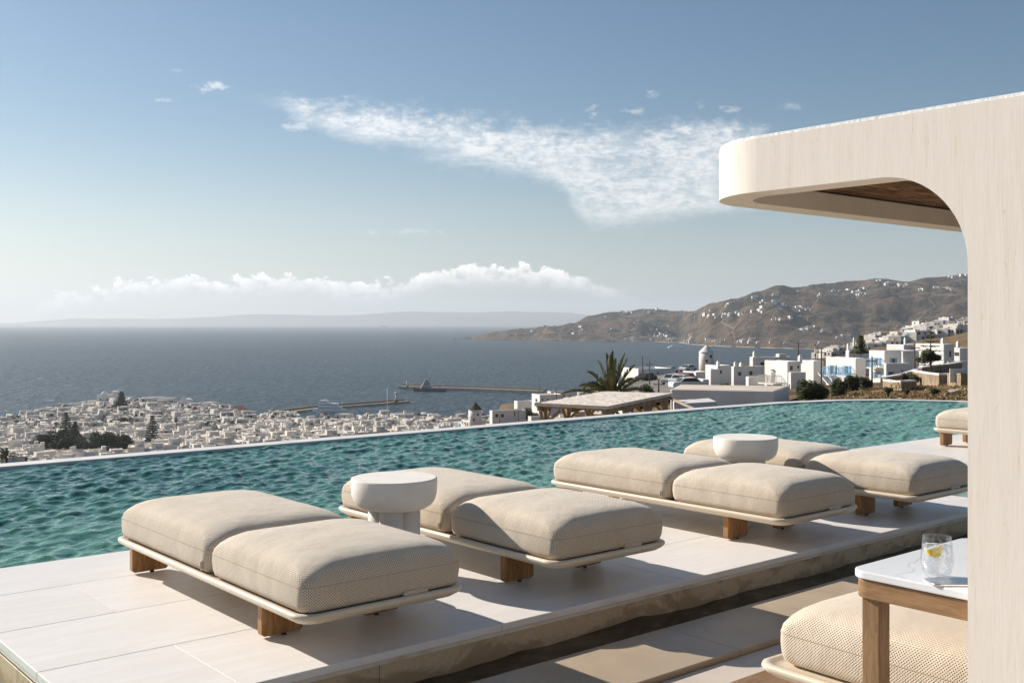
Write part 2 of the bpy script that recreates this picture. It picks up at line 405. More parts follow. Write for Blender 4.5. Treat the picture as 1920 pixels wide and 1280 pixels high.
# ------------------------------------------------------------------ water
def water_mat(name, c1, c2, c3, bumps, rough=.04, foam=None, big=.35):
    m = bpy.data.materials.new(name); m.use_nodes = True
    T = NT(m.node_tree); b = T.n['Principled BSDF']; b.inputs['Roughness'].default_value = rough; b.inputs['IOR'].default_value = 1.33
    tc = T.new('ShaderNodeTexCoord').outputs['Object']
    c = T.mix(T.ss(T.noise(T.scale(tc, (.6, 1, 1)), big, 4, .6, .5), .38, .62), c1, c2)
    if c3:
        s = T.new('ShaderNodeSeparateXYZ'); T.l.new(tc, s.inputs[0])
        near = T.math('SUBTRACT', 1.0, T.ss(T.math('ADD', s.outputs[1], T.math('MULTIPLY', T.noise(tc, .7, 4), 2.2)), 6.6, 9.3))
        near = T.math('MAXIMUM', near, T.math('MULTIPLY', T.ss(T.math('ADD', s.outputs[0], T.math('MULTIPLY', T.noise(tc, .5, 4), 4.0)), 10.5, 15.0), .85))
        c = T.mix(T.math('MULTIPLY', near, .8), c, c3)
    if foam:
        # wind chop: crests drawn out across the wind, a few breaking white
        geo = T.new('ShaderNodeCombineXYZ')
        T.set(geo.inputs[0], T.math('MULTIPLY', T.vmath('DOT_PRODUCT', tc, (RT[0], RT[1], 0), 1), .16)); T.set(geo.inputs[1], T.math('MULTIPLY', T.vmath('DOT_PRODUCT', tc, (FW[0], FW[1], 0), 1), .030))
        ch = T.noise(geo.outputs[0], 1.0, 5, .7); ch2 = T.noise(geo.outputs[0], .18, 4, .6)
        c = T.mix(T.ss(ch, .44, .66), c, (.085, .105, .115))
        c = T.mix(T.math('MULTIPLY', T.ss(T.math('MULTIPLY_ADD', ch2, .35, ch), foam, foam + .05), .85), c, (.60, .62, .63))
        b.inputs['Specular IOR Level'].default_value = .28
    T.set(b.inputs['Base Color'], c)
    prev = None
    for sc, dst, det in bumps:
        bn = T.new('ShaderNodeBump'); bn.inputs['Distance'].default_value = dst
        T.set(bn.inputs['Height'], T.noise(tc, sc, det, .6, .3))
        if prev: T.l.new(prev, bn.inputs['Normal'])
        prev = bn.outputs[0]
    T.l.new(prev, b.inputs['Normal'])
    return m
M['pool'] = water_mat('pool_water', (.018, .098, .072), (.044, .160, .115), (.135, .32, .225), [(6, .012, 4), (24, .006, 3), (70, .0016, 2)])
M['sea'] = water_mat('sea_water', (.015, .036, .048), (.023, .049, .062), None, [(.05, 6.0, 5), (.3, 1.2, 4)], rough=.42, foam=.87, big=.0022)
M['channel'] = water_mat('dark_shallow_water', (.028, .020, .012), (.04, .03, .018), None, [(7, .005, 3), (40, .0005, 2)], .03)

def waves(X, Y, amps, seed=3):
    rng = np.random.RandomState(seed); Z = np.zeros_like(X)
    for lam, amp, n in amps:
        for i in range(n):
            th = R_(-60) + rng.randn() * .62
            l = lam * rng.uniform(.75, 1.35); k = 2 * math.pi / l
            ph = k * (X * math.cos(th) + Y * math.sin(th)) + rng.uniform(0, 6.28) + .9 * np.sin(.55 * k * (X * math.sin(th) - Y * math.cos(th)) * rng.uniform(.3, .7) + rng.uniform(0, 6))
            g = np.sin(ph); Z += amp / math.sqrt(n) * (1.35 * (((g + 1) / 2) ** 1.7) * 2 - 1.0)
    return Z
def water_grid(name, x0, x1, y0, y1, step, z, amps, m, seed=3, fn=None):
    nx = int((x1 - x0) / step) + 1; ny = int((y1 - y0) / step) + 1
    xs = np.linspace(x0, x1, nx); ys = np.linspace(y0, y1, ny)
    X, Y = np.meshgrid(xs, ys)
    Z = z + waves(X, Y, amps, seed)
    v = np.stack([X, Y, Z], -1).reshape(-1, 3)
    i = np.arange(nx * ny).reshape(ny, nx)
    q = np.stack([i[:-1, :-1], i[:-1, 1:], i[1:, 1:], i[1:, :-1]], -1).reshape(-1, 4)
    if fn is not None:
        cx = v[q].mean(1); q = q[fn(cx[:, 0], cx[:, 1])]
    me = bpy.data.meshes.new(name)
    me.vertices.add(len(v)); me.vertices.foreach_set('co', v.ravel())
    me.loops.add(q.size); me.loops.foreach_set('vertex_index', q.ravel().astype(np.int32))
    me.polygons.add(len(q)); me.polygons.foreach_set('loop_start', np.arange(0, q.size, 4, dtype=np.int32))
    me.polygons.foreach_set('loop_total', np.full(len(q), 4, np.int32)); me.update()
    me.polygons.foreach_set('use_smooth', np.ones(len(q), bool)); me.materials.append(m)
    return tag(link(name, me), kind='structure')

tag(MB().box(-7, 1.163, 5.86, 5.985, -.7, -.012).build('pool_wall', M['plaster']), kind='structure')
RIM = [(-7, 10.2), (12.4, 10.2), (14.3, 10.12), (15.4, 9.85), (16.2, 9.35), (16.7, 8.5), (16.95, 7.2), (17.0, 2.0)]
def in_pool(x, y):
    ok = np.ones_like(x, bool)
    for (ax, ay), (bx, by) in zip(RIM, RIM[1:]):
        nx_, ny_ = by - ay, -(bx - ax); l = math.hypot(nx_, ny_)
        ok &= ((x - ax) * nx_ + (y - ay) * ny_) / l > -.06
    return ok
wp = water_grid('pool_water', -3.0, 17.0, 5.99, 10.24, .022, -.028, [(.80, .0036, 3), (.34, .0046, 5), (.18, .0044, 6), (.10, .0028, 6)], M['pool'], 3, in_pool)
wl = water_grid('pool_water', -3.0, 1.3, 2.5, 5.985, .03, -.185, [(.38, .007, 5), (.2, .005, 6)], M['pool'], 4)
water_grid('pool_water', 7.5, 10.2, 3.0, 5.985, .03, -.09, [(.46, .006, 5), (.2, .004, 6)], M['pool'], 6)
water_grid('channel_water', 1.0, 8.0, 3.1, 3.62, .012, -.15, [(.75, .0055, 4), (.3, .0016, 4)], M['channel'], 5)
# pool floor below the water and the overflow rim
o = MB().box(-7, 17.3, 2.2, 10.3, -1.5, -1.35).build('pool_floor', M['plaster']); tag(o, kind='structure')
def offs(pts, dd):
    out = []
    for i, p in enumerate(pts):
        a = Vector(pts[max(i - 1, 0)]); b = Vector(pts[min(i + 1, len(pts) - 1)])
        t = (b - a).normalized(); n = Vector((-t.y, t.x)); out.append((p[0] + n.x * dd, p[1] + n.y * dd))
    return out
inn = RIM; out = offs(RIM, .24)
mb = MB()
for i in range(len(RIM) - 1):
    q = [inn[i], inn[i + 1], out[i + 1], out[i]]
    mb.add([(a, b, .0) for a, b in q] + [(a, b, -2.6) for a, b in q], [(0, 1, 2, 3), (0, 4, 5, 1), (3, 2, 6, 7)] + ([(0, 3, 7, 4)] if i == 0 else []) + ([(1, 5, 6, 2)] if i == len(RIM) - 2 else []))
tag(mb.build('pool_wall', mat('white_rim_stone', (.70, .68, .65), .6, (.62, .60, .56), 5)), kind='structure')

# ------------------------------------------------------------------ lounging platforms
def platform(x0, x1, y0, y1, xj, faces=True):
    base = MB().box(x0 + .035, x1 - .035, y0 + .035, y1 - .03, -.60, -.034).build('platform', M['stain']); tag(base, kind='structure')
    MB().box(x0 + .03, x1 - .03, y0 + .03, y1 - .025, -.034, -.006).build('bedding', M['grout'], base)
    ys = [y0, 4.126, 4.752, 5.399, y1]
    for r, (a, b) in enumerate(zip(ys, ys[1:])):
        off = xj + (1.2 if r % 2 else .58)
        xs = [x0] + [x for x in [off + 1.2 * k - 3.6 for k in range(12)] if x0 + .2 < x < x1 - .2] + [x1]
        for c, e in zip(xs, xs[1:]):
            g = .0005; lx = c + (0 if c == x0 else g); hx = e - (0 if e == x1 else g)
            ly = a + (.0 if r == 0 else g); hy = b - (0 if r == 3 else g)
            MB().box(lx, hx, ly, hy, -.032, 0).build('tile', M['marble'], base, bevel=.0035 if (r in (0, 3) or c == x0 or e == x1) else .001, seg=2)
    # nosing strip under the front and left tiles, then the stone facing in panels
    mb = MB().box(x0 + .003, x1, y0 + .003, y0 + .034, -.048, -.0325); mb.build('nosing', M['nosing'], base)
    MB().box(x0 + .003, x0 + .034, y0 + .036, y1 - .02, -.048, -.0325).build('nosing', M['nosing'], base)
    px = [x0 + .03] + [2.27 + 1.77 * k for k in range(-2, 8) if x0 + .3 < 2.27 + 1.77 * k < x1 - .2] + [x1 - .04]
    for c, e in zip(px, px[1:]):
        MB().box(c + .0015, e - .0015, y0 + .012, y0 + .033, -.40, -.0485).build('facing_panel', M['stain'], base, bevel=.002, seg=1)
    py = [y0 + .04, y0 + 1.3, y1 - .05]
    for c, e in zip(py, py[1:]):
        MB().box(x0 + .014, x0 + .034, c + .002, e - .002, -.40, -.07).build('facing_panel', M['stain'], base, bevel=.002, seg=1)
    return base
platform(1.165, 7.62, 3.495, 6.0, 1.685 - .58)
platform(9.50, 18.0, 3.495, 6.0, 9.9)

# lower stone ledge beside the platform and the deck in front of it
lb = MB().box(0.2, 9.0, 2.872, 3.293, -.60, -.16).build('ledge', M['grout']); tag(lb, kind='structure')
xs = [.2, 1.35, 2.55, 3.72, 4.92, 6.12, 7.32, 9.0]
for a, b in zip(xs, xs[1:]):
    MB().box(a + .0015, b - .0015, 2.868, 3.30, -.16, -.128).build('tile', M['ledge'], lb, bevel=.003, seg=2)
db = MB().box(-8, 14.0, -8, 2.862, -.60, -.19).build('deck', M['grout']); tag(db, kind='structure')
for j in range(2):
    y1_ = 2.858 - .75 * j
    for k in range(10):
        a = -.4 + 1.22 * k + (.55 if j else .39)
        MB().box(a + .0015, a + 1.2185, y1_ - .747, y1_, -.19, -.152).build('tile', M['deck'], db, bevel=.002, seg=1)
MB().box(-8, 14, -8, 1.35, -.19, -.154).build('paving', M['deck'], db)

# ------------------------------------------------------------------ loungers
WL, LL = .80, 1.99
def cushion_mesh(x0, x1, y0, y1, z0, hgt=.215, name='cushion'):
    prof = [(.06, .0), (.025, .004), (.008, .016), (.001, .040), (-.002, .075), (.0, .112), (.004, .136), (.014, .160), (.034, .183), (.066, .202), (.11, .214), (.17, .222), (.25, .228), (.33, .231)]
    loops = []
    for i, (d_, z) in enumerate(prof):
        d2 = min(d_, min(x1 - x0, y1 - y0) / 2 - .03)
        r = max(.055 - d_ * .3, .03) + (.11 * max(0, (z - .13)) / .1)
        r = min(r, min(x1 - x0, y1 - y0) / 2 - d2 - .005)
        # subdivided rounded rectangle so the crown can swell
        pts = []
        base = rrect(x0 + d2, x1 - d2, y0 + d2, y1 - d2, r, 6)
        for k, p in enumerate(base):
            q = base[(k + 1) % len(base)]; pts.append(p)
            if math.hypot(q[0] - p[0], q[1] - p[1]) > .12 or k % 7 == 6:
                for t in (.2, .4, .6, .8): pts.append((p[0] + (q[0] - p[0]) * t, p[1] + (q[1] - p[1]) * t))
        L = []
        cx, cy = (x0 + x1) / 2, (y0 + y1) / 2
        for (a, b) in pts:
            nz = mnoise.noise(Vector((a * 5 + z0, b * 5, z * 12))) * .004
            s = 1 + nz * (.6 if 0 < i < 9 else .2)
            L.append((cx + (a - cx) * s, cy + (b - cy) * s, z0 + z * hgt / .228 + (nz * .6 if i > 6 else 0)))
        loops.append(L)
    return MB().loops(loops)
def seam_loop(x0, x1, y0, y1, z):
    return [(a, b, z) for a, b in rrect(x0 - .0005, x1 + .0005, y0 - .0005, y1 + .0005, .056, 6)]
def make_lounger(label, group):
    t = thing('sun_lounger', label, 'sun lounger', group=group)
    o_ = .0
    loops = []
    for d_, z in [(.16, .148), (.085, .142), (.035, .150), (.010, .166), (.0, .180), (.003, .190), (.014, .195), (.026, .192), (.034, .186), (.06, .184)]:
        loops.append([(a, b, z) for a, b in rrect(d_, WL - d_, d_, LL - d_, max(.085 - d_ * .5, .02), 8)])
    MB().loops(loops).build('frame', M['frame'], t)
    for nm, (a, b) in (('cushion', (.024, .868)), ('cushion', (.880, LL - .024))):
        c = cushion_mesh(.022, WL - .016, a, b, .186).build(nm, M['fabric'], t)
        L = seam_loop(.022, WL - .016, a, b, .186 + .112 * .215 / .228)
        MB().tube([Vector(p) for p in L + [L[0]]], .0015, 5, cap=False).build('seam', M['seam'], c)
    # fabric tab under the front cushion and the small sewn label
    MB().box(WL * .60, WL * .60 + .12, .020, .04, .186, .212).build('strap', M['fabric'], t, bevel=.005)
    mb = MB(); x = .0205; y = .925
    mb.box(x - .004, x, y, y + .016, .205, .247)
    mb.build('care_label', M['seam'], t)
    MB().box(x - .0052, x - .004, y + .005, y + .011, .211, .241).build('label_print', M['rubber'], t)
    # four plate legs
    leg = [(0, .012), (.012, 0), (.178, 0), (.19, .012), (.19, .135), (.07, .135), (.046, .139), (.028, .148), (.014, .160), (.006, .160), (0, .153)]
    me = None
    for fx in (0, 1):
        for y in (.46, LL - .09):
            mb = MB(); m2 = [(.0 + a if not fx else -a, b) for a, b in leg]
            if fx: m2 = m2[::-1]
            n = len(m2); y0_, y1_ = -.02, .02
            mb.v = [(a, y0_, b) for a, b in m2] + [(a, y1_, b) for a, b in m2]
            mb.f = [tuple(range(n)), tuple(range(n, 2 * n))[::-1]] + [(i, n + i, n + (i + 1) % n, (i + 1) % n) for i in range(n)]
            mb.mi = [0] * len(mb.f); mb.sm = [False] * len(mb.f)
            xx = .062 if not fx else WL - .062
            lg = mb.build('leg', M['leg'], t, loc=(xx, y, .010), bevel=.005, seg=2)
            MB().lathe([(.011, -.010), (.011, .002)], 12, (.11 if not fx else -.11, 0)).build('foot', M['rubber'], lg)
    return t
M['seam'] = mat('seam_thread', (.50, .41, .30), .9)
LG = 'cream double sun loungers set out along the pool platform'
L1 = make_lounger('nearest cream sun lounger, at the left end of the white platform', LG)
proto(L1)
L1.location = (1.925, 3.51, 0)
dup(L1, (3.262, 3.56, 0), 0, 'second cream sun lounger from the left, partly shaded by the pedestal table')
dup(L1, (4.945, 3.51, 0), 0, 'third cream sun lounger from the left, fully sunlit between the two pedestal tables')
dup(L1, (6.235, 3.43, 0), 0, 'cream sun lounger at the far end of the first platform, behind the farther pedestal table')
dup(L1, (10.47, 3.62, 0), 0, 'distant cream sun lounger alone on the second platform, half hidden by the cabana post')

def make_table(label, c):
    t = thing('pedestal_table', label, 'side table', (c[0], c[1], 0), 0, 'round white pedestal tables between the loungers')
    r = .222
    prof = [(.08, .335), (.125, .336), (.165, .345), (.192, .362), (.210, .385), (.219, .415), (.222, .445), (.222, .493), (.220, .498), (.215, .500)]
    MB().lathe(prof, 64).build('table_top', M['plaster'], t)
    for k, (a, b) in enumerate(((.052, .052), (-.052, .052), (-.052, -.052), (.052, -.052))):
        MB().lathe([(.062, 0), (.062, .337)], 32, (a, b)).build('column', M['plaster'], t)
    return t
t1 = make_table('nearer round white pedestal table, between the first and second loungers', (3.035, 4.55)); proto(t1)
dup(t1, (5.985, 4.57, 0), 0, 'farther round white pedestal table, between the third and fourth loungers')

# ------------------------------------------------------------------ cabana
X0, YC, ZB, ZT, YP = 2.8, 2.41, 1.722, 1.895, 1.393
cab = thing('cabana', 'whitewashed cabana with an arched post, rounded flat roof edge and reed ceiling', 'cabana', (0, 0, 0))
XE, YE, TH = 5.6, -1.2, .115
# side wall in the plane x = X0: fascia, arched corner and post, one board with thickness
r = .262
arch = [(YP, -.15), (YP, ZB - r)] + [(YP + r - r * math.cos(R_(a)), ZB - r + r * math.sin(R_(a))) for a in range(6, 91, 6)]
RO = .313
prof = arch + [(YC - RO, ZB), (YC - RO, ZT), (YE, ZT), (YE, -.15)]
prof = [(YP + (a - YP), b) for a, b in prof]
mb = MB(); n = len(prof)
mb.v = [(X0, a, b) for a, b in prof] + [(X0 + TH, a, b) for a, b in prof]
mb.f = [tuple(range(n)), tuple(range(n, 2 * n))[::-1]] + [(i, n + i, n + (i + 1) % n, (i + 1) % n) for i in range(n) if not (YC - RO - 1e-6 <= prof[i][0] and YC - RO - 1e-6 <= prof[(i + 1) % n][0])]
mb.mi = [0] * len(mb.f); mb.sm = [False] * len(mb.f)
side = mb.build('side_wall', M['cabana'], cab)
# rounded corner and front fascia
mb = MB()
def arcpts(rad):
    cx, cy = X0 + RO, YC - RO
    return [(cx + rad * math.cos(R_(a)), cy + rad * math.sin(R_(a))) for a in range(180, 89, -5)]
of = arcpts(RO) + [(XE, YC)]; inf_ = arcpts(RO - TH) + [(XE, YC - TH)]
m_ = len(of)
mb.add([(a, b, ZB) for a, b in of] + [(a, b, ZT) for a, b in of], [(i, i + 1, m_ + i + 1, m_ + i) for i in range(m_ - 1)], 0, True)
mb.add([(a, b, ZB + .07) for a, b in inf_] + [(a, b, ZB) for a, b in inf_], [(i, i + 1, m_ + i + 1, m_ + i) for i in range(m_ - 1)], 1, True)
mb.add([(a, b, ZB) for a, b in of] + [(a, b, ZB) for a, b in inf_], [(i, m_ + i, m_ + i + 1, i + 1) for i in range(m_ - 1)], 1)
mb.add([(a, b, ZT) for a, b in of] + [(a, b, ZT) for a, b in inf_], [(i, i + 1, m_ + i + 1, m_ + i) for i in range(m_ - 1)], 0)
me = mb.mesh('fascia', [M['cabana'], M['soffit']]); link('fascia', me, cab)
# inner lining of the side beam and the reed ceiling
MB().box(X0 + TH - .001, X0 + TH + .012, YE, YC - RO, ZB + .001, ZB + .07).build('beam_lining', M['soffit'], cab)
MB().box(XE - .12, XE, YE, YC - .002, ZB, ZT - .02).build('end_beam', M['soffit'], cab)
roof = MB().prism(rrect(X0 + .03, XE - .02, YE, YC - .03, RO - .03, 8), ZB + .105, ZT - .004).build('roof_deck', M['soffit'], cab)
for v_ in ():
    pass
mb = MB()
for p in (rrect(X0 + .004, XE, YE, YC - .004, RO - .004, 8),):
    mb.prism(p, ZT + .0005, ZT + .010)
mb.build('roof_membrane', mat('white_roof_membrane', (.80, .79, .77), .9, bump=.004, bsc=60), cab)
k = 0; yy = YE + .02
while yy < YC - .13:
    rr_ = random.uniform(.008, .013); z = ZB + .088 + random.uniform(-.004, .004)
    pts = [(X0 + .10 if yy < YC - RO else X0 + .20, yy, z), (X0 + 1.3, yy + random.uniform(-.006, .006), z + random.uniform(-.004, .004)), (XE - .1, yy + random.uniform(-.008, .008), z)]
    if yy > .55: MB().tube(pts, rr_, 6).build('reed', M['reed'], cab)
    yy += rr_ * 1.7
for p in ((XE - .14, YC - .14), ):
    MB().box(p[0], p[0] + .13, YE, YE + .13, -.15, ZB - .001).build('post', M['cabana'], cab)

# ------------------------------------------------------------------ cabana sofa and its table
sofa = thing('daybed', 'large cream woven daybed cushion on a low frame inside the cabana', 'daybed', (2.98, 2.245, 0), R_(-2))
SX, SY, ZF = 1.6, 2.2, .09
loops = []
for d_, z in [(.16, -.006), (.085, -.012), (.035, -.004), (.010, .012), (.0, .026), (.003, .036), (.014, .041), (.026, .038), (.034, .032), (.06, .030)]:
    loops.append([(a, b, z + ZF) for a, b in rrect(d_, SX - d_, -SY + d_, -d_, max(.07 - d_ * .5, .02), 8)])
MB().loops(loops).build('frame', M['frame'], sofa)
c = cushion_mesh(.06, SX - .04, -1.55, -.045, ZF + .032, .225).build('cushion', M['fabric2'] if 'fabric2' in M else M['fabric'], sofa)
L = seam_loop(.06, SX - .04, -1.55, -.045, ZF + .032 + .112 * .225 / .228)
MB().tube([Vector(p) for p in L + [L[0]]], .0018, 5, cap=False).build('seam', M['seam'], c)
MB().prism(rrect(.45, SX - .12, -SY + .2, -.3, .12, 8), -.14, ZF - .012).build('plinth', M['oak'], sofa, bevel=.01)
fl = MB().prism(rrect(3.24, 6.0, -1.5, 2.66, .16, 8), -.1515, -.141).build('wooden_floor', M['oak'], None, bevel=.003); tag(fl, kind='structure')

tb = thing('wooden_side_table', 'oak side table with a white veined stone top, inside the cabana', 'side table', (2.84, 1.335, 0))
TX, TY, TZ = .73, .45, .553
MB().prism(rrect(0, TX, 0, TY, .052, 8), TZ - .024, TZ).build('stone_top', M['tabletop'], tb, bevel=.004)
MB().prism(rrect(.008, TX - .008, .008, TY - .008, .047, 8), TZ - .083, TZ - .027).build('apron', M['oaky'], tb, bevel=.003)
for b_ in (TY - .088, .03):
    MB().box(.026, .086, b_, b_ + .058, -.152, TZ - .083).build('leg', M['oakv'], tb, bevel=.003)
MB().box(.035, .077, .0885, TY - .0885, -.152, -.11).build('stretcher', M['oak'], tb, bevel=.003)
vein = [(.02, .30), (.035, .335), (.07, .33), (.11, .32), (.14, .335), (.16, .365), (.20, .385), (.235, .38), (.27, .395), (.34, .41), (.40, .40)]
mb = MB(); pp = []
for i, (a, b) in enumerate(vein): pp.append(Vector((a, b - .02, TZ + .0002)))
for a, b in zip(pp, pp[1:]):
    t_ = (b - a).normalized(); n_ = Vector((-t_.y, t_.x, 0)) * .0011
    mb.add([a - n_, a + n_, b + n_, b - n_], [(3, 2, 1, 0)])
mb.build('vein', mat('grey_vein', (.48, .46, .43), .4), tb)
# glass of water
gc = P(1757, 3.08, TZ)
gl = thing('drinking_glass', 'stemless glass of iced water with a lemon slice on the stone side table', 'glass', gc)
oprof = [(.030, .0), (.034, .004), (.044, .022), (.0495, .045), (.0495, .062), (.046, .095), (.0425, .130)]
iprof = [(.0405, .130), (.044, .095), (.0475, .062), (.0475, .045), (.042, .024), (.028, .012), (.0, .011)]
MB().lathe(oprof + iprof, 48).build('tumbler', M['glass'], gl)
MB().lathe([(.001, .0125), (.027, .0135), (.041, .026), (.0465, .046), (.0465, .062), (.044, .090), (.043, .100), (.001, .1005)], 48).build('water', M['icewater'], gl)
lm = MB()
for k in range(9):
    a = R_(100 + k * 14) + AX
lm.add([(0, 0, 0)] + [(.030 * math.cos(R_(q)), 0, .030 * math.sin(R_(q))) for q in range(0, 181, 15)] + [(0, .006, 0)] + [(.030 * math.cos(R_(q)), .006, .030 * math.sin(R_(q))) for q in range(0, 181, 15)],
       [tuple([0] + list(range(1, 14))), tuple([14] + list(range(15, 28)))[::-1]] + [(i, i + 14, i + 15, i + 1) for i in range(1, 13)] + [(1, 15, 14, 0), (13, 0, 14, 27)])
lo_ = lm.build('lemon_slice', M['lemon'], gl, loc=Vector((-RT[0] * .016 - FW[0] * .02, -RT[1] * .016 - FW[1] * .02, .098))); gl.scale = (.93,) * 3; lo_.rotation_euler = (R_(20), R_(168), YAW + .3)
for k, (a, b, c_) in enumerate(((.012, .01, .075), (-.014, -.008, .070), (.004, -.018, .082), (-.002, .016, .060))):
    oo = MB().box(-.012, .012, -.012, .012, -.012, .012).build('ice_cube', M['ice'], gl, loc=(a, b, c_), bevel=.003); oo.rotation_euler = (k * .7, .4 * k, k)
# steel tray beside the glass
tr = P(1812, 3.0, TZ + .0005)
tray = thing('steel_tray', 'thin brushed steel tray lying on the stone table beside the glass', 'tray', tr, YAW)
MB().prism(rrect(-.105, .16, -.03, .055, .02, 5), 0, .006).build('tray_plate', M['steel'], tray, bevel=.002)
# ------------------------------------------------------------------ sea, terrain, far hills, haze
SEA = -77.0
def lerp_cols(cols, u, D):
    us = sorted(cols)
    u = min(max(u, us[0]), us[-1])
    i = 0
    while i < len(us) - 2 and u > us[i + 1]: i += 1
    t = (u - us[i]) / (us[i + 1] - us[i]); t = t * t * (3 - 2 * t)
    def ev(c):
        if D <= c[0][0]: return c[0][1]
        for (a, b), (e, g) in zip(c, c[1:]):
            if D <= e:
                q = (math.log(D) - math.log(a)) / (math.log(e) - math.log(a)); return b + (g - b) * q
        return c[-1][1]
    return ev(cols[us[i]]) * (1 - t) + ev(cols[us[i + 1]]) * t
def slope_left(coast, zc=-72.5): return [(12, -3.5), (60, -14), (150, -32), (300, -50), (450, -61), (600, -67), (coast - 60, zc), (coast, -76), (coast + 25, -84), (9000, -90)]
COLS = {-500: slope_left(620), -150: slope_left(700), 0: slope_left(790), 60: slope_left(835), 120: slope_left(900), 200: slope_left(975), 300: slope_left(965), 400: slope_left(905), 480: slope_left(850),
        600: slope_left(815), 740: slope_left(835), 830: slope_left(800),
        890: [(12, -3.5), (60, -14), (150, -30), (300, -42), (470, -46), (530, -47), (620, -66), (790, -74), (815, -84), (9000, -90)],
        960: [(12, -3.5), (60, -12), (150, -25), (300, -34), (400, -38), (520, -50), (700, -67), (1000, -75), (1060, -84), (9000, -90)],
        1040: [(12, -3), (60, -9), (150, -19), (300, -30), (440, -37.5), (560, -50), (800, -67), (1130, -75), (1180, -84), (9000, -90)],
        1110: [(12, -2.5), (60, -8), (140, -13), (300, -27), (440, -39), (600, -52), (900, -69), (1150, -75), (1200, -84), (9000, -90)],
        1180: [(12, -2), (60, -7), (130, -7.5), (190, -9.2), (260, -13), (500, -45), (900, -72), (1100, -84), (9000, -90)],
        1270: [(12, -1.6), (60, -5.5), (110, -6.6), (190, -8.6), (260, -11), (330, -16), (600, -60), (900, -84), (9000, -90)],
        1340: [(12, -1.6), (60, -5), (110, -6.4), (220, -9), (400, -14.8), (440, -22), (700, -66), (950, -84), (9000, -90)],
        1440: [(12, -1.5), (60, -4.4), (110, -6.2), (180, -8), (400, -14), (480, -24), (800, -72), (1000, -84), (9000, -90)],
        1520: [(12, -1.4), (40, -2.2), (80, -4.6), (120, -6.3), (180, -7.6), (400, -12.5), (650, -21), (900, -45), (1300, -80), (2300, -84), (9000, -90)],
        1580: [(12, -1.4), (25, -.75), (40, -1.8), (80, -4.2), (120, -6), (180, -7.2), (650, -17.5), (1000, -23), (1300, -40), (1700, -60), (9000, -60)],
        1660: [(12, -1.3), (25, -.7), (40, -1.6), (80, -4.0), (120, -5.6), (180, -6.8), (650, -12.2), (1000, -11), (1200, -9), (1500, -35), (1700, -60), (9000, -60)],
        1750: [(12, -1.3), (25, -.65), (40, -1.5), (80, -3.8), (120, -5.2), (180, -6.2), (650, -7.3), (1000, 1.8), (1200, 2.5), (1500, -25), (1700, -60), (9000, -60)],
        1840: [(12, -1.3), (25, -.6), (40, -1.3), (80, -3.4), (120, -4.8), (180, -5.4), (650, -2.5), (1000, 6), (1200, 7), (1500, -15), (1700, -60), (9000, -60)],
        2300: [(12, -1.3), (25, -.6), (80, -3), (180, -3), (650, 4), (1000, 14), (1200, 15), (1500, 0), (1700, -60), (9000, -60)]}
def ground(u, D):
    z = lerp_cols(COLS, u, D)
    if D > 24:
        p = P(u, D, 0)
        a = min(1, (D - 24) / 60)
        z += a * (mnoise.noise(Vector((p.x * .06, p.y * .06, 0))) * .35 + mnoise.noise(Vector((p.x * .25, p.y * .25, 5))) * .12)
        if u > 1400 and D < 120: z += .10 * mnoise.noise(Vector((p.x * .9, p.y * .9, 9)))
    return z
def polar_mesh(name, us, Ds, fn, m):
    v = []; f = []
    for D in Ds:
        for u in us:
            p = P(u, D, 0); p.z = fn(u, D); v.append(tuple(p))
    n = len(us)
    for i in range(len(Ds) - 1):
        for k in range(n - 1): f.append((i * n + k, i * n + k + 1, (i + 1) * n + k + 1, (i + 1) * n + k))
    me = bpy.data.meshes.new(name); me.from_pydata(v, [], f); me.materials.append(m)
    me.polygons.foreach_set('use_smooth', [True] * len(f)); me.update()
    return tag(link(name, me), kind='structure')

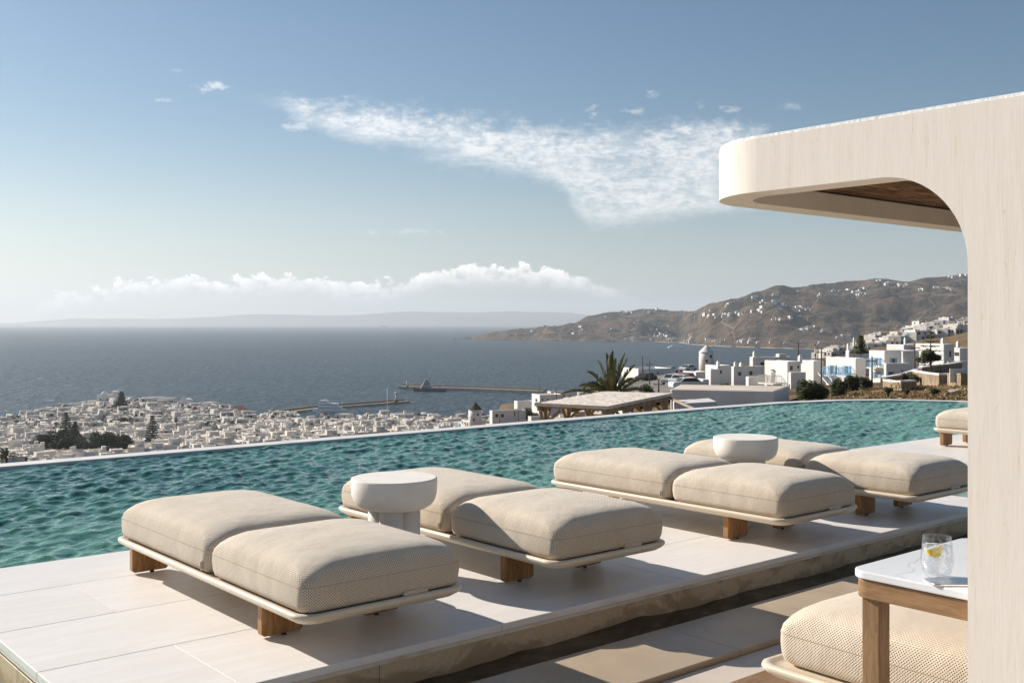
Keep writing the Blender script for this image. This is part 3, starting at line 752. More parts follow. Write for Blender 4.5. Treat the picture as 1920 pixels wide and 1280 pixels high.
def terrain_mat(name, fields, scrub, scl, big, track=None, ridgecol=None):
    m = bpy.data.materials.new(name); m.use_nodes = True
    T = NT(m.node_tree); b = T.n['Principled BSDF']; b.inputs['Roughness'].default_value = .95; b.inputs['Specular IOR Level'].default_value = .1
    tc = T.new('ShaderNodeTexCoord').outputs['Object']
    a = T.noise(tc, big, 5, .6, .5); s = T.noise(tc, scl, 5, .65); g = T.noise(tc, scl * 4, 4, .7)
    vo = T.new('ShaderNodeTexVoronoi', feature='DISTANCE_TO_EDGE'); T.l.new(tc, vo.inputs['Vector']); vo.inputs['Scale'].default_value = big * 1.7; vo.inputs['Randomness'].default_value = .8
    vc = T.new('ShaderNodeTexVoronoi'); T.l.new(tc, vc.inputs['Vector']); vc.inputs['Scale'].default_value = big * 1.7; vc.inputs['Randomness'].default_value = .8
    sc_ = T.new('ShaderNodeSeparateColor'); T.l.new(vc.outputs['Color'], sc_.inputs[0])
    c = T.mix(T.ss(a, .35, .65), fields[0], fields[1])
    c = T.mix(T.math('MULTIPLY', T.ss(sc_.outputs[0], .35, .8), .55), c, fields[2])
    c = T.mix(T.ss(T.math('MULTIPLY_ADD', a, .4, T.math('MULTIPLY', s, .6)), .46, .56), c, scrub)
    c = T.mix(T.math('MULTIPLY', T.ss(g, .5, .62), .5), c, (scrub[0] * .75, scrub[1] * .75, scrub[2] * .8))
    if track:
        v2 = T.new('ShaderNodeTexVoronoi', feature='DISTANCE_TO_EDGE'); T.l.new(T.vmath('ADD', tc, T.vmath('MULTIPLY', T.noise(tc, big * 3, 3, out=1), (90, 90, 90))), v2.inputs['Vector']); v2.inputs['Scale'].default_value = big * 3.2
        c = T.mix(T.math('MULTIPLY', T.math('SUBTRACT', 1.0, T.ss(v2.outputs[0], .01, .05)), .55), c, (.055, .045, .034))
        gp = T.ss(T.noise(tc, big * 1.1, 4, .6), .56, .64)
        c = T.mix(T.math('MULTIPLY', gp, .7), c, (.040, .042, .028))
    if track: c = T.mix(T.math('MULTIPLY', T.math('SUBTRACT', 1.0, T.ss(vo.outputs[0], .004, .02)), .7), c, track)
    T.set(b.inputs['Base Color'], c)
    bn = T.new('ShaderNodeBump'); bn.inputs['Distance'].default_value = .25 / scl * (.8 if track else .25)
    T.set(bn.inputs['Height'], T.math('MULTIPLY_ADD', g, .5, s)); T.l.new(bn.outputs[0], b.inputs['Normal'])
    return m
M['dry'] = terrain_mat('dry_grass_ground', [(.21, .135, .066), (.27, .185, .10), (.165, .10, .05)], (.085, .062, .032), .55, .09, None)
M['hill'] = terrain_mat('scrub_hill', [(.130, .083, .055), (.185, .125, .080), (.085, .056, .039)], (.034, .030, .021), .026, .0042, (.26, .19, .13))
us = [x for x in range(-500, 2301, 14)]
Ds = [12 * (1750 / 12) ** (i / 170) for i in range(171)]
polar_mesh('hillside', us, Ds, ground, M['dry'])

# far shore: bearing -> (shore distance, ridge distance, ridge height as seen)
FAR = [(850, 4850, 4950, 640), (866, 4830, 4900, 634), (878, 4820, 4900, 629), (884, 4810, 4950, 635.5), (890, 4780, 5000, 629), (930, 4600, 5000, 620), (980, 4500, 4950, 615), (1040, 4330, 4900, 610.5), (1075, 4270, 5000, 605),
       (1105, 4240, 5100, 591), (1150, 4210, 5100, 584), (1222, 4180, 5050, 578), (1270, 4050, 4900, 582), (1300, 3650, 4600, 582), (1335, 3450, 4400, 567), (1375, 3330, 4300, 560), (1420, 3230, 4200, 545), (1462, 3150, 4200, 533),
       (1490, 3100, 4300, 538), (1550, 3040, 4500, 530), (1610, 3000, 4700, 525), (1650, 2800, 4800, 521), (1700, 2700, 4900, 527), (1740, 2600, 4900, 519), (1820, 2500, 4900, 513), (1950, 2400, 4900, 500), (2300, 2200, 4900, 500)]
def far_par(u):
    for a, b in zip(FAR, FAR[1:]):
        if u <= b[0]:
            t = max(0, (u - a[0]) / (b[0] - a[0])); t = t * t * (3 - 2 * t)
            return [p + (q - p) * t for p, q in zip(a[1:], b[1:])]
    return FAR[-1][1:]
SPUR = [(1340, 3700, 60, 330, 46), (1180, 4500, 90, 300, 60), (1550, 3500, 90, 420, 40), (1420, 3480, 60, 260, 30), (1650, 3700, 110, 420, -40), (1480, 3900, 70, 300, -25), (1050, 4600, 60, 240, 22)]
def far_z(u, D):
    s, rD, rv = far_par(u); zr = EYE - (rv - V0) / FPX * rD
    t = (D - s) / (rD - s)
    p = P(u, D, 0)
    n1 = mnoise.fractal(Vector((p.x * .0016, p.y * .0016, 1)), 1, 2.1, 5)
    n2_ = mnoise.fractal(Vector((p.x * .008, p.y * .008, 4)), 1, 2.1, 4)
    n3_ = mnoise.fractal(Vector((p.x * .025, p.y * .025, 8)), 1, 2.1, 3)
    if t < 0: return SEA - 8 + max(t, -.2) * 60
    h = zr - SEA
    if t < 1:
        e = t ** .85; z = SEA + h * e
        w_ = math.sin(math.pi * min(1, t)) 
        z += w_ * min(1, h / 120) * n1 * 85 + min(1, t * 4) * (n2_ * 17 + n3_ * 6) * min(1, h / 60)
        for (su, sD, wu, wD, sh) in SPUR: z += sh * math.exp(-((u - su) / wu) ** 2 - ((D - sD) / wD) ** 2) * min(1, t * 3)
        # never poke above the skyline
        lim = EYE + (zr - EYE) / rD * D
        z = min(z, lim + 2 * n2_ - 3)
        z = max(z, SEA + min(1, t * 12) * 3)
    else:
        z = zr - (D - rD) * .12 + n2_ * 4
    return z
fus = [850 + k * 5 for k in range(291)]; fDs = [2200 * (6300 / 2200) ** (i / 150) for i in range(151)]
polar_mesh('far_hills', fus, fDs, far_z, M['hill'])
def far_hit(u, v):
    D = 2450.0
    while D < 5400:
        z = far_z(u, D)
        if z > SEA + 2 and V0 + (EYE - z) / D * FPX <= v: return D, z
        D += 12
    return None

# sea out to the horizon
def seaz(u, D): return SEA
sm = MB(); rads = [150, 400, 1000, 2500, 6000, 12000, 25500]; nseg = 96
for r_ in rads:
    for k in range(nseg): sm.v.append((r_ * math.cos(2 * math.pi * k / nseg), r_ * math.sin(2 * math.pi * k / nseg), SEA))
for i in range(len(rads) - 1):
    for k in range(nseg): sm.f.append((i * nseg + k, (i + 1) * nseg + k, (i + 1) * nseg + (k + 1) % nseg, i * nseg + (k + 1) % nseg))
sm.f.append(tuple(range(nseg))); sm.mi = [0] * len(sm.f); sm.sm = [False] * len(sm.f)
me = sm.mesh('sea', M['sea']); tag(link('sea', me), kind='structure')

# far island under the cloud bank
IR = [(-250, 613), (0, 606), (150, 598), (300, 596), (420, 592), (560, 589), (700, 587), (850, 584), (960, 583), (1060, 586), (1130, 591), (1180, 597), (1250, 601), (1330, 611), (1500, 613)]
def isl(u):
    for a, b in zip(IR, IR[1:]):
        if u <= b[0]: t = (u - a[0]) / (b[0] - a[0]); return a[1] + (b[1] - a[1]) * t
    return 613
def isl_z(u, D):
    h = zv(isl(u), 25000) - SEA; t = 1 - abs(D - 25000) / 3000.0
    p = P(u, D, 0); n_ = mnoise.fractal(Vector((p.x * .0004, p.y * .0004, 3)), 1, 2, 5)
    return SEA - 30 + max(0, t) * h * 1.06 + n_ * 60 * max(0, t)
polar_mesh('far_island', [-260 + 12 * k for k in range(148)], [22000 + 300 * k for k in range(21)], isl_z, mat('island_rock', (.13, .12, .10), .95, (.09, .085, .07), .001))

hm = bpy.data.materials.new('sea_haze'); hm.use_nodes = True; H = NT(hm.node_tree); H.n.remove(H.n['Principled BSDF'])
pv = H.new('ShaderNodeVolumePrincipled'); pv.inputs['Color'].default_value = (.80, .87, .93, 1); pv.inputs['Density'].default_value = 6.0e-5; pv.inputs['Anisotropy'].default_value = .25
H.l.new(pv.outputs[0], H.n['Material Output'].inputs['Volume'])
hb = link('haze', MB().box(-28000, 28000, -28000, 28000, -95, 640).mesh('haze', hm)); tag(hb, kind='stuff')

# ------------------------------------------------------------------ house kit
M['town'] = mat('town_limewash', (.74, .69, .625), .85, (.58, .53, .47), .3, 5, lo=.35, hi=.7, rnd=.32)
M['white'] = mat('whitewashed_wall', (.74, .71, .67), .85, (.64, .605, .56), .35, 5, lo=.4, hi=.75, rnd=.10)
M['roof'] = mat('cream_flat_roof', (.72, .60, .47), .9, (.54, .44, .335), .30, 5, lo=.35, hi=.7, rnd=.30)
M['win'] = mat('dark_window', (.045, .035, .028), .35)
M['wood_d'] = mat('brown_door', (.14, .075, .04), .7)
M['blue'] = mat('blue_painted_wood', (.16, .36, .52), .6, (.20, .40, .55), 6)
M['redtile'] = mat('red_tile', (.26, .10, .055), .9, (.19, .075, .045), 1.2)
M['stone'] = mat('brown_rubble', (.30, .22, .14), .95, (.20, .14, .085), 1.2, 5, lo=.4, hi=.6)
M['grey'] = mat('grey_concrete', (.34, .32, .29), .9, (.27, .25, .23), .3)

def flat_house(mb, x0, x1, y0, y1, z0, z1, par=.35, t=.28):
    """walls with a low parapet: outer shell, rim, inner drop"""
    o = [(x0, y0), (x1, y0), (x1, y1), (x0, y1)]; i = [(x0 + t, y0 + t), (x1 - t, y0 + t), (x1 - t, y1 - t), (x0 + t, y1 - t)]
    vs_ = [(a, b, z0) for a, b in o] + [(a, b, z1) for a, b in o] + [(a, b, z1) for a, b in i] + [(a, b, z1 - par) for a, b in i]
    fs = [(k, (k + 1) % 4, 4 + (k + 1) % 4, 4 + k) for k in range(4)] + [(4 + k, 4 + (k + 1) % 4, 8 + (k + 1) % 4, 8 + k) for k in range(4)] + [(8 + k, 8 + (k + 1) % 4, 12 + (k + 1) % 4, 12 + k) for k in range(4)]
    mb.add(vs_, fs); return (x0 + t, x1 - t, y0 + t, y1 - t, z1 - par)
def house_proto(w, dp, h, boxes=(), wins=4, col='town', roofm='roof', seed=0, chim=True):
    """w wide (x), dp deep (y), h high, origin centre of the base; extra boxes = (x0,x1,y0,y1,h)"""
    rg = random.Random(seed)
    root = MB(); r = [flat_house(root, -w / 2, w / 2, -dp / 2, dp / 2, -6, h)]
    for b in boxes: r.append(flat_house(root, b[0], b[1], b[2], b[3], -6 if b[5] == 0 else b[5], b[4], .25, .22))
    o = root.build('town_house', M[col])
    mb = MB()
    for k, q in enumerate(r):
        z = q[4] + .02 + .003 * k; mb.add([(q[0], q[2], z), (q[1], q[2], z), (q[1], q[3], z), (q[0], q[3], z)], [(0, 1, 2, 3)])
    mb.build('roof', M[roofm], o)
    for k in range(wins + 3):
        st = int(h // 2.9); z = rg.choice([.9 + 2.9 * s for s in range(max(1, st))]); door = rg.random() < .3
        ww, hh = (1.2, 2.2) if door else (1.1, 1.45)
        if k % 3 != 2: x = (-w / 2 + (k + .5) * w / (wins + 3.6)); b = (x, x + ww, -dp / 2 - .04, -dp / 2 + .05)
        else: y = rg.uniform(-dp / 2 + 1, dp / 2 - 2); b = (-w / 2 - .04, -w / 2 + .05, y, y + ww)
        MB().box(b[0], b[1], b[2], b[3], z if not door else z - .8, z + hh if not door else z - .8 + hh).build('door' if door else 'window', M[rg.choice(['win', 'win', 'wood_d', 'win', 'blue'])], o)
    det = MB()
    for k in range(rg.randint(4, 7)):
        x, y = rg.uniform(-w / 2 + .4, w / 2 - 1.6), rg.uniform(-dp / 2 + .4, dp / 2 - 1.6); a_, b_, h_ = rg.choice([(.5, .5, 1.0), (1.4, 1.1, .9), (2.4, .25, 1.1), (.25, 2.6, 1.0), (1.9, 1.7, 2.1), (.9, .9, .7)])
        det.box(x, x + a_, y, y + b_, h - .34, h + h_ - .3 + rg.uniform(0, .2))
    det.build('roof_fittings', M['town'], o)
    if chim:
        x = rg.uniform(-w / 2 + .5, w / 2 - 1); MB().box(x, x + .5, dp / 2 - 1, dp / 2 - .45, h - .3, h + .8).build('chimney', M['white'], o)
    proto(o); return o
PR = []
spec = [(12, 9, 3.4, (), 5), (9, 9, 5.9, ((4.5, 9, -4, 3, 3.1, 0),), 6), (13, 9, 5.6, ((-2, 4, -1, 4.4, 8.0, 3),), 7), (8, 7, 5.6, (), 5), (15, 9, 3.2, ((-7.4, -2, -3, 4, 5.8, 0),), 7), (10, 12, 3.5, ((-2, 4, 0, 5, 5.4, 2),), 5),
        (12, 8, 5.8, ((-10, -6, -4, 2, 3.0, 0),), 7), (9, 9, 3.1, ((4.5, 8.5, -3, 4.5, 4.3, 0),), 4)]
LOOK = ['broad one-storey house', 'two-storey house with a side wing', 'large house with a roof room', 'small two-storey cube house',
        'long house with a taller end', 'house with a set-back upper floor', 'two-storey house with a lean-to', 'low house with a stepped end']
for i, (a, b, c_, bx, wn) in enumerate(spec): PR.append(house_proto(a, b, c_, bx, wn, seed=i, chim=i % 2 == 0))
for p in PR: tag(p, 'x', 'house')
used = set()
def put_house(i, u, D, rz=None, label=None, group='white houses of the old town', sc=None, dz=0):
    loc = P(u, D, ground(u, D) + dz)
    rz = random.choice([0, -math.pi / 2]) + random.gauss(-.22, .2) if rz is None else rz
    if i not in used:
        used.add(i); o = PR[i]; o.location = loc; o.rotation_euler.z = rz; o['label'] = label; o['group'] = group
        if sc: o.scale = sc
        return o
    return dup(PR[i], loc, rz, label, group, sc)
def pool_v(u): return 870.7 - .0801 * u
# candidate plots over the old town
plots = []
D = 440.0
while D < 985:
    X = -330.0 * D / 600
    while X < 60:
        Xj = X + random.uniform(-2.6, 2.6); Dj = D + random.uniform(-3, 3)
        u = 960 + FPX * Xj / Dj
        s = ground(u, Dj)
        if u < 905 and -40 < u and s > -75.6 and s < -50:
            hh = 4.5
            vtop = V0 + (EYE - s - hh) / Dj * FPX
            if vtop < pool_v(u) - 1 and random.random() < .93: plots.append((Dj, u))
        X += random.uniform(10.2, 13.5)
    D += random.uniform(9.5, 12) * (1 + .25 * (D > 700))
TREES = [(30, 120, 838, 34, 17), (0, 0, 0, 0, 0)]
GREEN = [(85, 118, 505, 6), (110, 150, 520, 7)]
def in_green(u, D):
    v = V0 + (EYE - ground(u, D)) / D * FPX
    return (78 < u < 240 and 820 < v < 866 - max(0, (110 - u)) * .4) or (D > 770 and 560 < u < 680) or (268 < u < 300 and 830 < v < 850)
plots = [p for p in plots if not in_green(p[1], p[0])]
plots.sort()
LAT = [(40, 'at the left picture edge'), (85, 'left of the tree belt'), (150, 'beside the paired norfolk pines'), (215, 'right of the tree belt'), (270, 'just left of the lone pine'), (330, 'just right of the lone pine'), (385, 'below the curved-gable church'),
       (430, 'below the plain box building'), (480, 'below the red-tiled roof'), (540, 'left of the olive trees'), (600, 'below the ferry'), (660, 'right of the ferry'), (720, 'below the inner pier'), (780, 'below the two-masted boat'), (840, 'below the harbour light'), (2000, 'left of the thatched windmill')]
def zone(u, D, near):
    a = [t for q, t in LAT if u < q][0]
    b = 'first row' if near < .2 else 'second row' if near < .4 else 'middle row' if near < .6 else 'upper row' if near < .8 else 'farthest row'
    return a, b
NBIG = 235
for k, (Dd, u) in enumerate(plots[:NBIG]):
    i = random.choice([0, 0, 1, 3, 4, 5, 5, 6, 7, 7, 2] if k % 7 else [2, 6, 1])
    a, b = zone(u, Dd, k / NBIG)
    put_house(i, u, Dd, None, 'white %s %s, %s' % (LOOK[i], a, b), sc=(random.uniform(.8, 1.15), random.uniform(.8, 1.1), random.uniform(.85, 1.1)))
mb = MB(); rest = plots[NBIG:]
wm = MB()
for (Dd, u) in rest:
    p = P(u, Dd, ground(u, Dd)); rz = random.choice([0, -math.pi / 2]) + random.gauss(-.22, .2); w_, d_, h_ = random.uniform(8, 15), random.uniform(7, 11), random.choice([3.1, 3.3, 3.6, 5.4, 5.9])
    M4 = Matrix.Translation(p) @ Matrix.Rotation(rz, 4, 'Z')
    t_ = MB(); q = flat_house(t_, -w_ / 2, w_ / 2, -d_ / 2, d_ / 2, -6, h_); z = q[4] + .02
    t_.add([(q[0], q[2], z), (q[1], q[2], z), (q[1], q[3], z), (q[0], q[3], z)], [(0, 1, 2, 3)], 1)
    if random.random() < .5: t_.box(-w_ / 2 + .5, -w_ / 2 + 3.5, -d_ / 2 + .6, d_ / 2 - .6, h_ - .2, h_ + 2.3, 0)
    for c_ in range(random.randint(3, 7)):
        x = random.uniform(-w_ / 2 + .3, w_ / 2 - 1.3); z = random.choice([.9] if h_ < 5 else [.9, 3.7]); t_.box(x, x + .95, -d_ / 2 - .05, -d_ / 2 + .04, z, z + random.choice([1.2, 1.9]), 2)
        if c_ % 2: y = random.uniform(-d_ / 2 + .3, d_ / 2 - 1.3); t_.box(-w_ / 2 - .05, -w_ / 2 + .04, y, y + .95, z, z + 1.3, 2)
    for c_ in range(random.randint(3, 6)):
        x, y = random.uniform(-w_ / 2 + .4, w_ / 2 - 1.6), random.uniform(-d_ / 2 + .4, d_ / 2 - 1.6); a_, b_, e_ = random.choice([(.5, .5, 1.0), (1.4, 1.1, .9), (2.4, .25, 1.1), (.25, 2.6, 1.0), (1.9, 1.7, 2.1)])
        t_.box(x, x + a_, y, y + b_, h_ - .34, h_ + e_ - .3, random.choice([0, 0, 0, 2]))
    t_.xf(M4); mb.add(t_.v, [])
    o_ = len(mb.v) - len(t_.v)
    for f_, mi_ in zip(t_.f, t_.mi): mb.f.append(tuple(x + o_ for x in f_)); mb.mi.append(mi_); mb.sm.append(False)
me = mb.mesh('old_town_houses', [M['town'], M['roof'], M['win']])
bm = bmesh.new(); bm.from_mesh(me); bmesh.ops.recalc_face_normals(bm, faces=bm.faces); bm.to_mesh(me); bm.free()
tag(link('old_town_houses', me), 'dense farther rows of small white houses by the sea', None, None, 'stuff')
print('PLOTS', len(plots), len(rest))
# ------------------------------------------------------------------ vegetation kit
def leaf_mat(name, c1, c2, sc=1.5):
    m = mat(name, c1, .8, c2, sc, 3, lo=.3, hi=.7, spec=.2); return m
M['leaf'] = leaf_mat('dark_green_foliage', (.050, .058, .022), (.085, .088, .034), .9)
M['olive'] = leaf_mat('olive_green_foliage', (.085, .088, .036), (.14, .135, .06), .9)
M['bark'] = mat('bark', (.13, .085, .05), .9, (.08, .05, .03), 3)
M['drygrass'] = mat('dry_grass_blades', (.36, .24, .10), .9, (.22, .135, .055), .8)
M['frond'] = mat('palm_green', (.105, .12, .04), .6, (.17, .155, .055), 2)
M['frond_dry'] = mat('palm_dry', (.40, .19, .05), .8)
def clump(mb, c, rad, n, size, rg, hollow=.55):
    """leaf-sized faces spread through an uneven ellipsoid"""
    for _ in range(n):
        while True:
            q = Vector((rg.uniform(-1, 1), rg.uniform(-1, 1), rg.uniform(-1, 1)))
            if .05 < q.length <= 1: break
        q = q.normalized() * (hollow + (1 - hollow) * q.length ** .6 if rg.random() < .75 else q.length * .8)
        bump = 1 + .28 * mnoise.noise(q * 2.1 + Vector(c) * .37)
        p = Vector((c[0] + q.x * rad[0] * bump, c[1] + q.y * rad[1] * bump, c[2] + q.z * rad[2] * bump))
        a = Vector((rg.gauss(0, 1), rg.gauss(0, 1), rg.gauss(0, 1))).normalized(); b = a.orthogonal().normalized()
        s_ = size * rg.uniform(.6, 1.4)
        mb.add([p - a * s_, p + b * s_ * .45, p + a * s_, p - b * s_ * .45], [(0, 1, 2, 3)])
def foliage(name, clumps, m, parent, seed=0, size=.2, den=1.0):
    rg = random.Random(seed); mb = MB()
    for c, rad in clumps:
        vol = (rad[0] * rad[1] + rad[0] * rad[2] + rad[1] * rad[2])
        clump(mb, c, rad, int(den * 16 * vol / size ** 2 / 3), size, rg)
    me = mb.mesh(name, m); return link(name, me, parent)
def bush(label, p, rad, seed, m='leaf', size=.16, den=1.0, cat='bush', name='bush', group=None, n=7):
    rg = random.Random(seed); t = thing(name, label, cat, p, 0, group)
    cl = [((0, 0, rad[2] * .45), (rad[0] * .75, rad[1] * .75, rad[2] * .55))]
    for _ in range(n):
        a = rg.uniform(0, 6.28); r_ = rg.uniform(.35, .75); cl.append(((rad[0] * r_ * math.cos(a), rad[1] * r_ * math.sin(a), rad[2] * rg.uniform(.3, .8)), (rad[0] * rg.uniform(.25, .42), rad[1] * rg.uniform(.25, .42), rad[2] * rg.uniform(.25, .4))))
    foliage('crown', cl, M[m], t, seed, size, den)
    mb = MB()
    for k in range(5):
        a = rg.uniform(0, 6.28); mb.tube([(0, 0, -.6), (rad[0] * .2 * math.cos(a), rad[1] * .2 * math.sin(a), rad[2] * .3), (rad[0] * .5 * math.cos(a), rad[1] * .5 * math.sin(a), rad[2] * .7)], [.06, .04, .015], 5)
    mb.build('stem', M['bark'], t); return t
def conifer(label, p, h, rw, seed, m='leaf', tiers=12, size=None, sparse=1.0, group=None):
    """araucaria: straight trunk with flat tiers of drooping branches"""
    rg = random.Random(seed); t = thing('norfolk_pine', label, 'tree', p, 0, group); size = size or h * .028
    MB().tube([(0, 0, -2), (0, 0, h * .5), (0, 0, h)], [h * .022, h * .014, h * .004], 7).build('trunk', M['bark'], t)
    mb = MB(); br = MB()
    for k in range(tiers):
        f = k / (tiers - 1); z = h * (.16 + .82 * f); R2 = rw * (1 - f) ** .8 * rg.uniform(.82, 1.12) + rw * .06
        nb_ = max(4, int(8 - 3 * f)); a0 = rg.uniform(0, 6)
        for j in range(nb_):
            a = a0 + 6.283 * j / nb_ + rg.uniform(-.2, .2); L_ = R2 * rg.uniform(.8, 1.1)
            br.tube([(0, 0, z), (L_ * math.cos(a), L_ * math.sin(a), z + L_ * .10)], [h * .004, h * .002], 4, cap=False)
            for s_ in range(int(9 * sparse)):
                q = (s_ + 1) / 9.0 / sparse
                c = (L_ * q * math.cos(a), L_ * q * math.sin(a), z + L_ * .10 * q)
                clump(mb, c, (size * 1.3, size * 1.3, size * .55), 5, size * .7, rg, .2)
    link('crown', mb.mesh('crown', M[m]), t); br.build('branches', M['bark'], t); return t
def round_tree(label, p, h, rad, seed, m='leaf', size=.3, den=.8, group=None, trunk=.45):
    rg = random.Random(seed); t = thing('leafy_tree', label, 'tree', p, 0, group)
    MB().tube([(0, 0, -1.5), (.1, 0, h * trunk * .6), (0, .1, h * trunk), (0, 0, h * .8)], [h * .04, h * .03, h * .022, h * .008], 7).build('trunk', M['bark'], t)
    cl = []
    for _ in range(11):
        a = rg.uniform(0, 6.28); r_ = rg.uniform(.1, .8); q = rad * r_
        cl.append(((q * math.cos(a), q * math.sin(a), h * trunk + (h * (1 - trunk)) * rg.uniform(.2, .8)), (rad * rg.uniform(.3, .45),) * 2 + (h * (1 - trunk) * rg.uniform(.18, .30),)))
    foliage('crown', cl, M[m], t, seed, size, den)
    br = MB()
    for c, _r in cl: br.tube([(0, 0, h * trunk * .8), (c[0] * .6, c[1] * .6, c[2] * .85), c], [h * .012, h * .008, h * .003], 5, cap=False)
    br.build('limbs', M['bark'], t); return t
def frond_mesh(L_, lift, droop, wide, rg, n=34, thick=.03):
    pts = []; 
    for i in range(n + 1):
        s_ = i / n; x = L_ * s_ * math.cos(lift) ; z = L_ * (s_ * math.sin(lift) - droop * s_ ** 2.4)
        pts.append(Vector((x, 0, z)))
    mb = MB(); mb.tube(pts[::2], [thick * (1 - .8 * k / len(pts[::2])) for k in range(len(pts[::2]))], 5)
    for i in range(3, n + 1):
        s_ = i / n; t = (pts[i] - pts[i - 1]).normalized(); w_ = wide * math.sin(math.pi * min(1, s_ * .92 + .06)) ** .6 * rg.uniform(.8, 1.1)
        up = Vector((-t.z, 0, t.x))
        for sd in (-1, 1):
            for e in (0, .5):
                p = pts[i] - t * e * L_ / n
                q = p + (Vector((0, sd, 0)) * .55 + t * .75 + up * rg.uniform(.25, .65)).normalized() * w_
                dd = t * L_ / n * .30
                mb.add([p - dd * 1.7, p + dd * 1.7, q + t * .01, q - t * .03], [(0, 1, 2, 3)])
    return mb

def palm(label, p, trunk_h, L_, nf, seed, group=None, specs=None, wide=.35):
    rg = random.Random(seed); t = thing('palm_tree', label, 'palm tree', p, 0, group)
    MB().tube([(0, 0, -1.0), (0, 0, trunk_h)], [L_ * .09, L_ * .08], 12).build('trunk', M['bark'], t)
    mb = MB(); clump(mb, (0, 0, trunk_h), (L_ * .12, L_ * .12, L_ * .2), 160, L_ * .06, rg, .3); mb.build('crown_base', M['frond_dry'], t)
    for k in range(nf):
        if specs: az_, lift, droop, ln = specs[k]
        else: az_, lift, droop, ln = rg.uniform(0, 6.28), rg.uniform(-.15, 1.3), rg.uniform(.15, .55), rg.uniform(.75, 1)
        o = frond_mesh(L_ * ln, lift, droop, wide * L_ * .33, rg).build('frond', M['frond'], t); o.rotation_euler.z = az_; o.location.z = trunk_h
    return t

# ------------------------------------------------------------------ palm and timber pergola below the pool
A_ = math.atan2(RT[1], RT[0])
sp = [(A_ + R_(178), .42, .30, 1.12), (A_ + R_(182), .95, .62, 1.02), (A_ + R_(165), 1.05, .30, 1.0), (A_ + R_(200), .72, .35, .95), (A_ + R_(170), 1.28, .12, .95), (A_ + R_(120), 1.40, .05, 1.02), (A_ + R_(60), 1.48, .04, 1.05),
      (A_ + R_(250), 1.45, .05, 1.0), (A_ + R_(10), 1.22, .10, 1.0), (A_ + R_(-12), 1.30, .06, 1.06), (A_ + R_(-5), 1.05, .14, 1.0), (A_ + R_(8), .72, .18, .95), (A_ + R_(-20), .60, .30, .80), (A_ + R_(25), .9, .3, .85),
      (A_ + R_(150), .7, .5, .8), (A_ + R_(215), 1.1, .4, .8), (A_ + R_(-70), 1.35, .1, .98), (A_ + R_(-95), 1.1, .2, .9), (A_ + R_(90), 1.2, .2, .9), (A_ + R_(-110), 1.4, .06, .95), (A_ + R_(70), .6, .3, .8)]
pD = 64.0
palm('tall upright date palm fanning out behind the flat timber pergola', P(1146, pD, zv(750, pD) - 3.2), 3.2, 2.95, len(sp), 5, specs=sp, wide=.42)

zr = -2.75
def onz(u, v, z): return P(u, dist(v, z), z)
A, B, C_, Dd_ = onz(1140, 762, zr), onz(1002, 755.5, zr), onz(1130, 733.5, zr), onz(1262, 737, zr)
pg = thing('timber_pergola', 'weathered timber pergola with a pale reed roof, below the pool rim', 'pergola', (0, 0, 0))
M['thatch'] = mat('pale_reed_roof', (.72, .63, .53), .95, (.62, .53, .435), 1.1, 6, .008, 3, stretch=(1, 3, 1))
M['timber'] = mat('weathered_timber', (.42, .325, .225), .9, (.30, .22, .145), 2.2, 5, stretch=(1, 1, 1))
q = [A, Dd_, C_, B]
mb = MB(); mb.v = [tuple(p) for p in q] + [(p.x, p.y, p.z - .10) for p in q]
# roof sheet subdivided for a slightly uneven reed surface
def bil(s, t): return (A * (1 - s) + Dd_ * s) * (1 - t) + (B * (1 - s) + C_ * s) * t
N1, N2 = 44, 20; v = []; f = []
for j in range(N2 + 1):
    for i in range(N1 + 1):
        p = bil(i / N1, j / N2); p.z += .028 * mnoise.noise(p * 1.6) + .03 * mnoise.noise(p * 6); v.append(tuple(p))
for j in range(N2):
    for i in range(N1): f.append((j * (N1 + 1) + i, j * (N1 + 1) + i + 1, (j + 1) * (N1 + 1) + i + 1, (j + 1) * (N1 + 1) + i))
rb = MB().add(v, f); 
und = [tuple(p - Vector((0, 0, .14))) for p in q]; rb.add(und, [(0, 1, 2, 3)])
for a, b in ((A, Dd_), (Dd_, C_), (C_, B), (B, A)): rb.add([a + Vector((0, 0, .02)), b + Vector((0, 0, .02)), b - Vector((0, 0, .14)), a - Vector((0, 0, .14))], [(0, 1, 2, 3)])
link('reed_roof', rb.mesh('reed_roof', M['thatch']), pg)
def beam(a, b, w_, h_, nm='beam', m=None, par=None):
    a = Vector(a); b = Vector(b); t = (b - a).normalized(); s_ = t.cross(Vector((0, 0, 1)))
    s_ = (s_.normalized() if s_.length > .01 else Vector((1, 0, 0))) * w_ / 2; u_ = s_.cross(t).normalized() * h_ / 2
    mb = MB().add([a - s_ - u_, a + s_ - u_, a + s_ + u_, a - s_ + u_, b - s_ - u_, b + s_ - u_, b + s_ + u_, b - s_ + u_], [(0, 1, 2, 3), (7, 6, 5, 4), (0, 4, 5, 1), (1, 5, 6, 2), (2, 6, 7, 3), (3, 7, 4, 0)])
    return mb.build(nm, m or M['timber'], par if par is not None else pg)
dz = Vector((0, 0, .26))
for t in (.06, .5, .94): beam(bil(.0, t) - dz, bil(1, t) - dz, .16, .22)
for s_ in [.03 + .094 * k for k in range(11)]: beam(bil(s_, 0) - dz * .72, bil(s_, 1) - dz * .72, .09, .10, 'rafter')
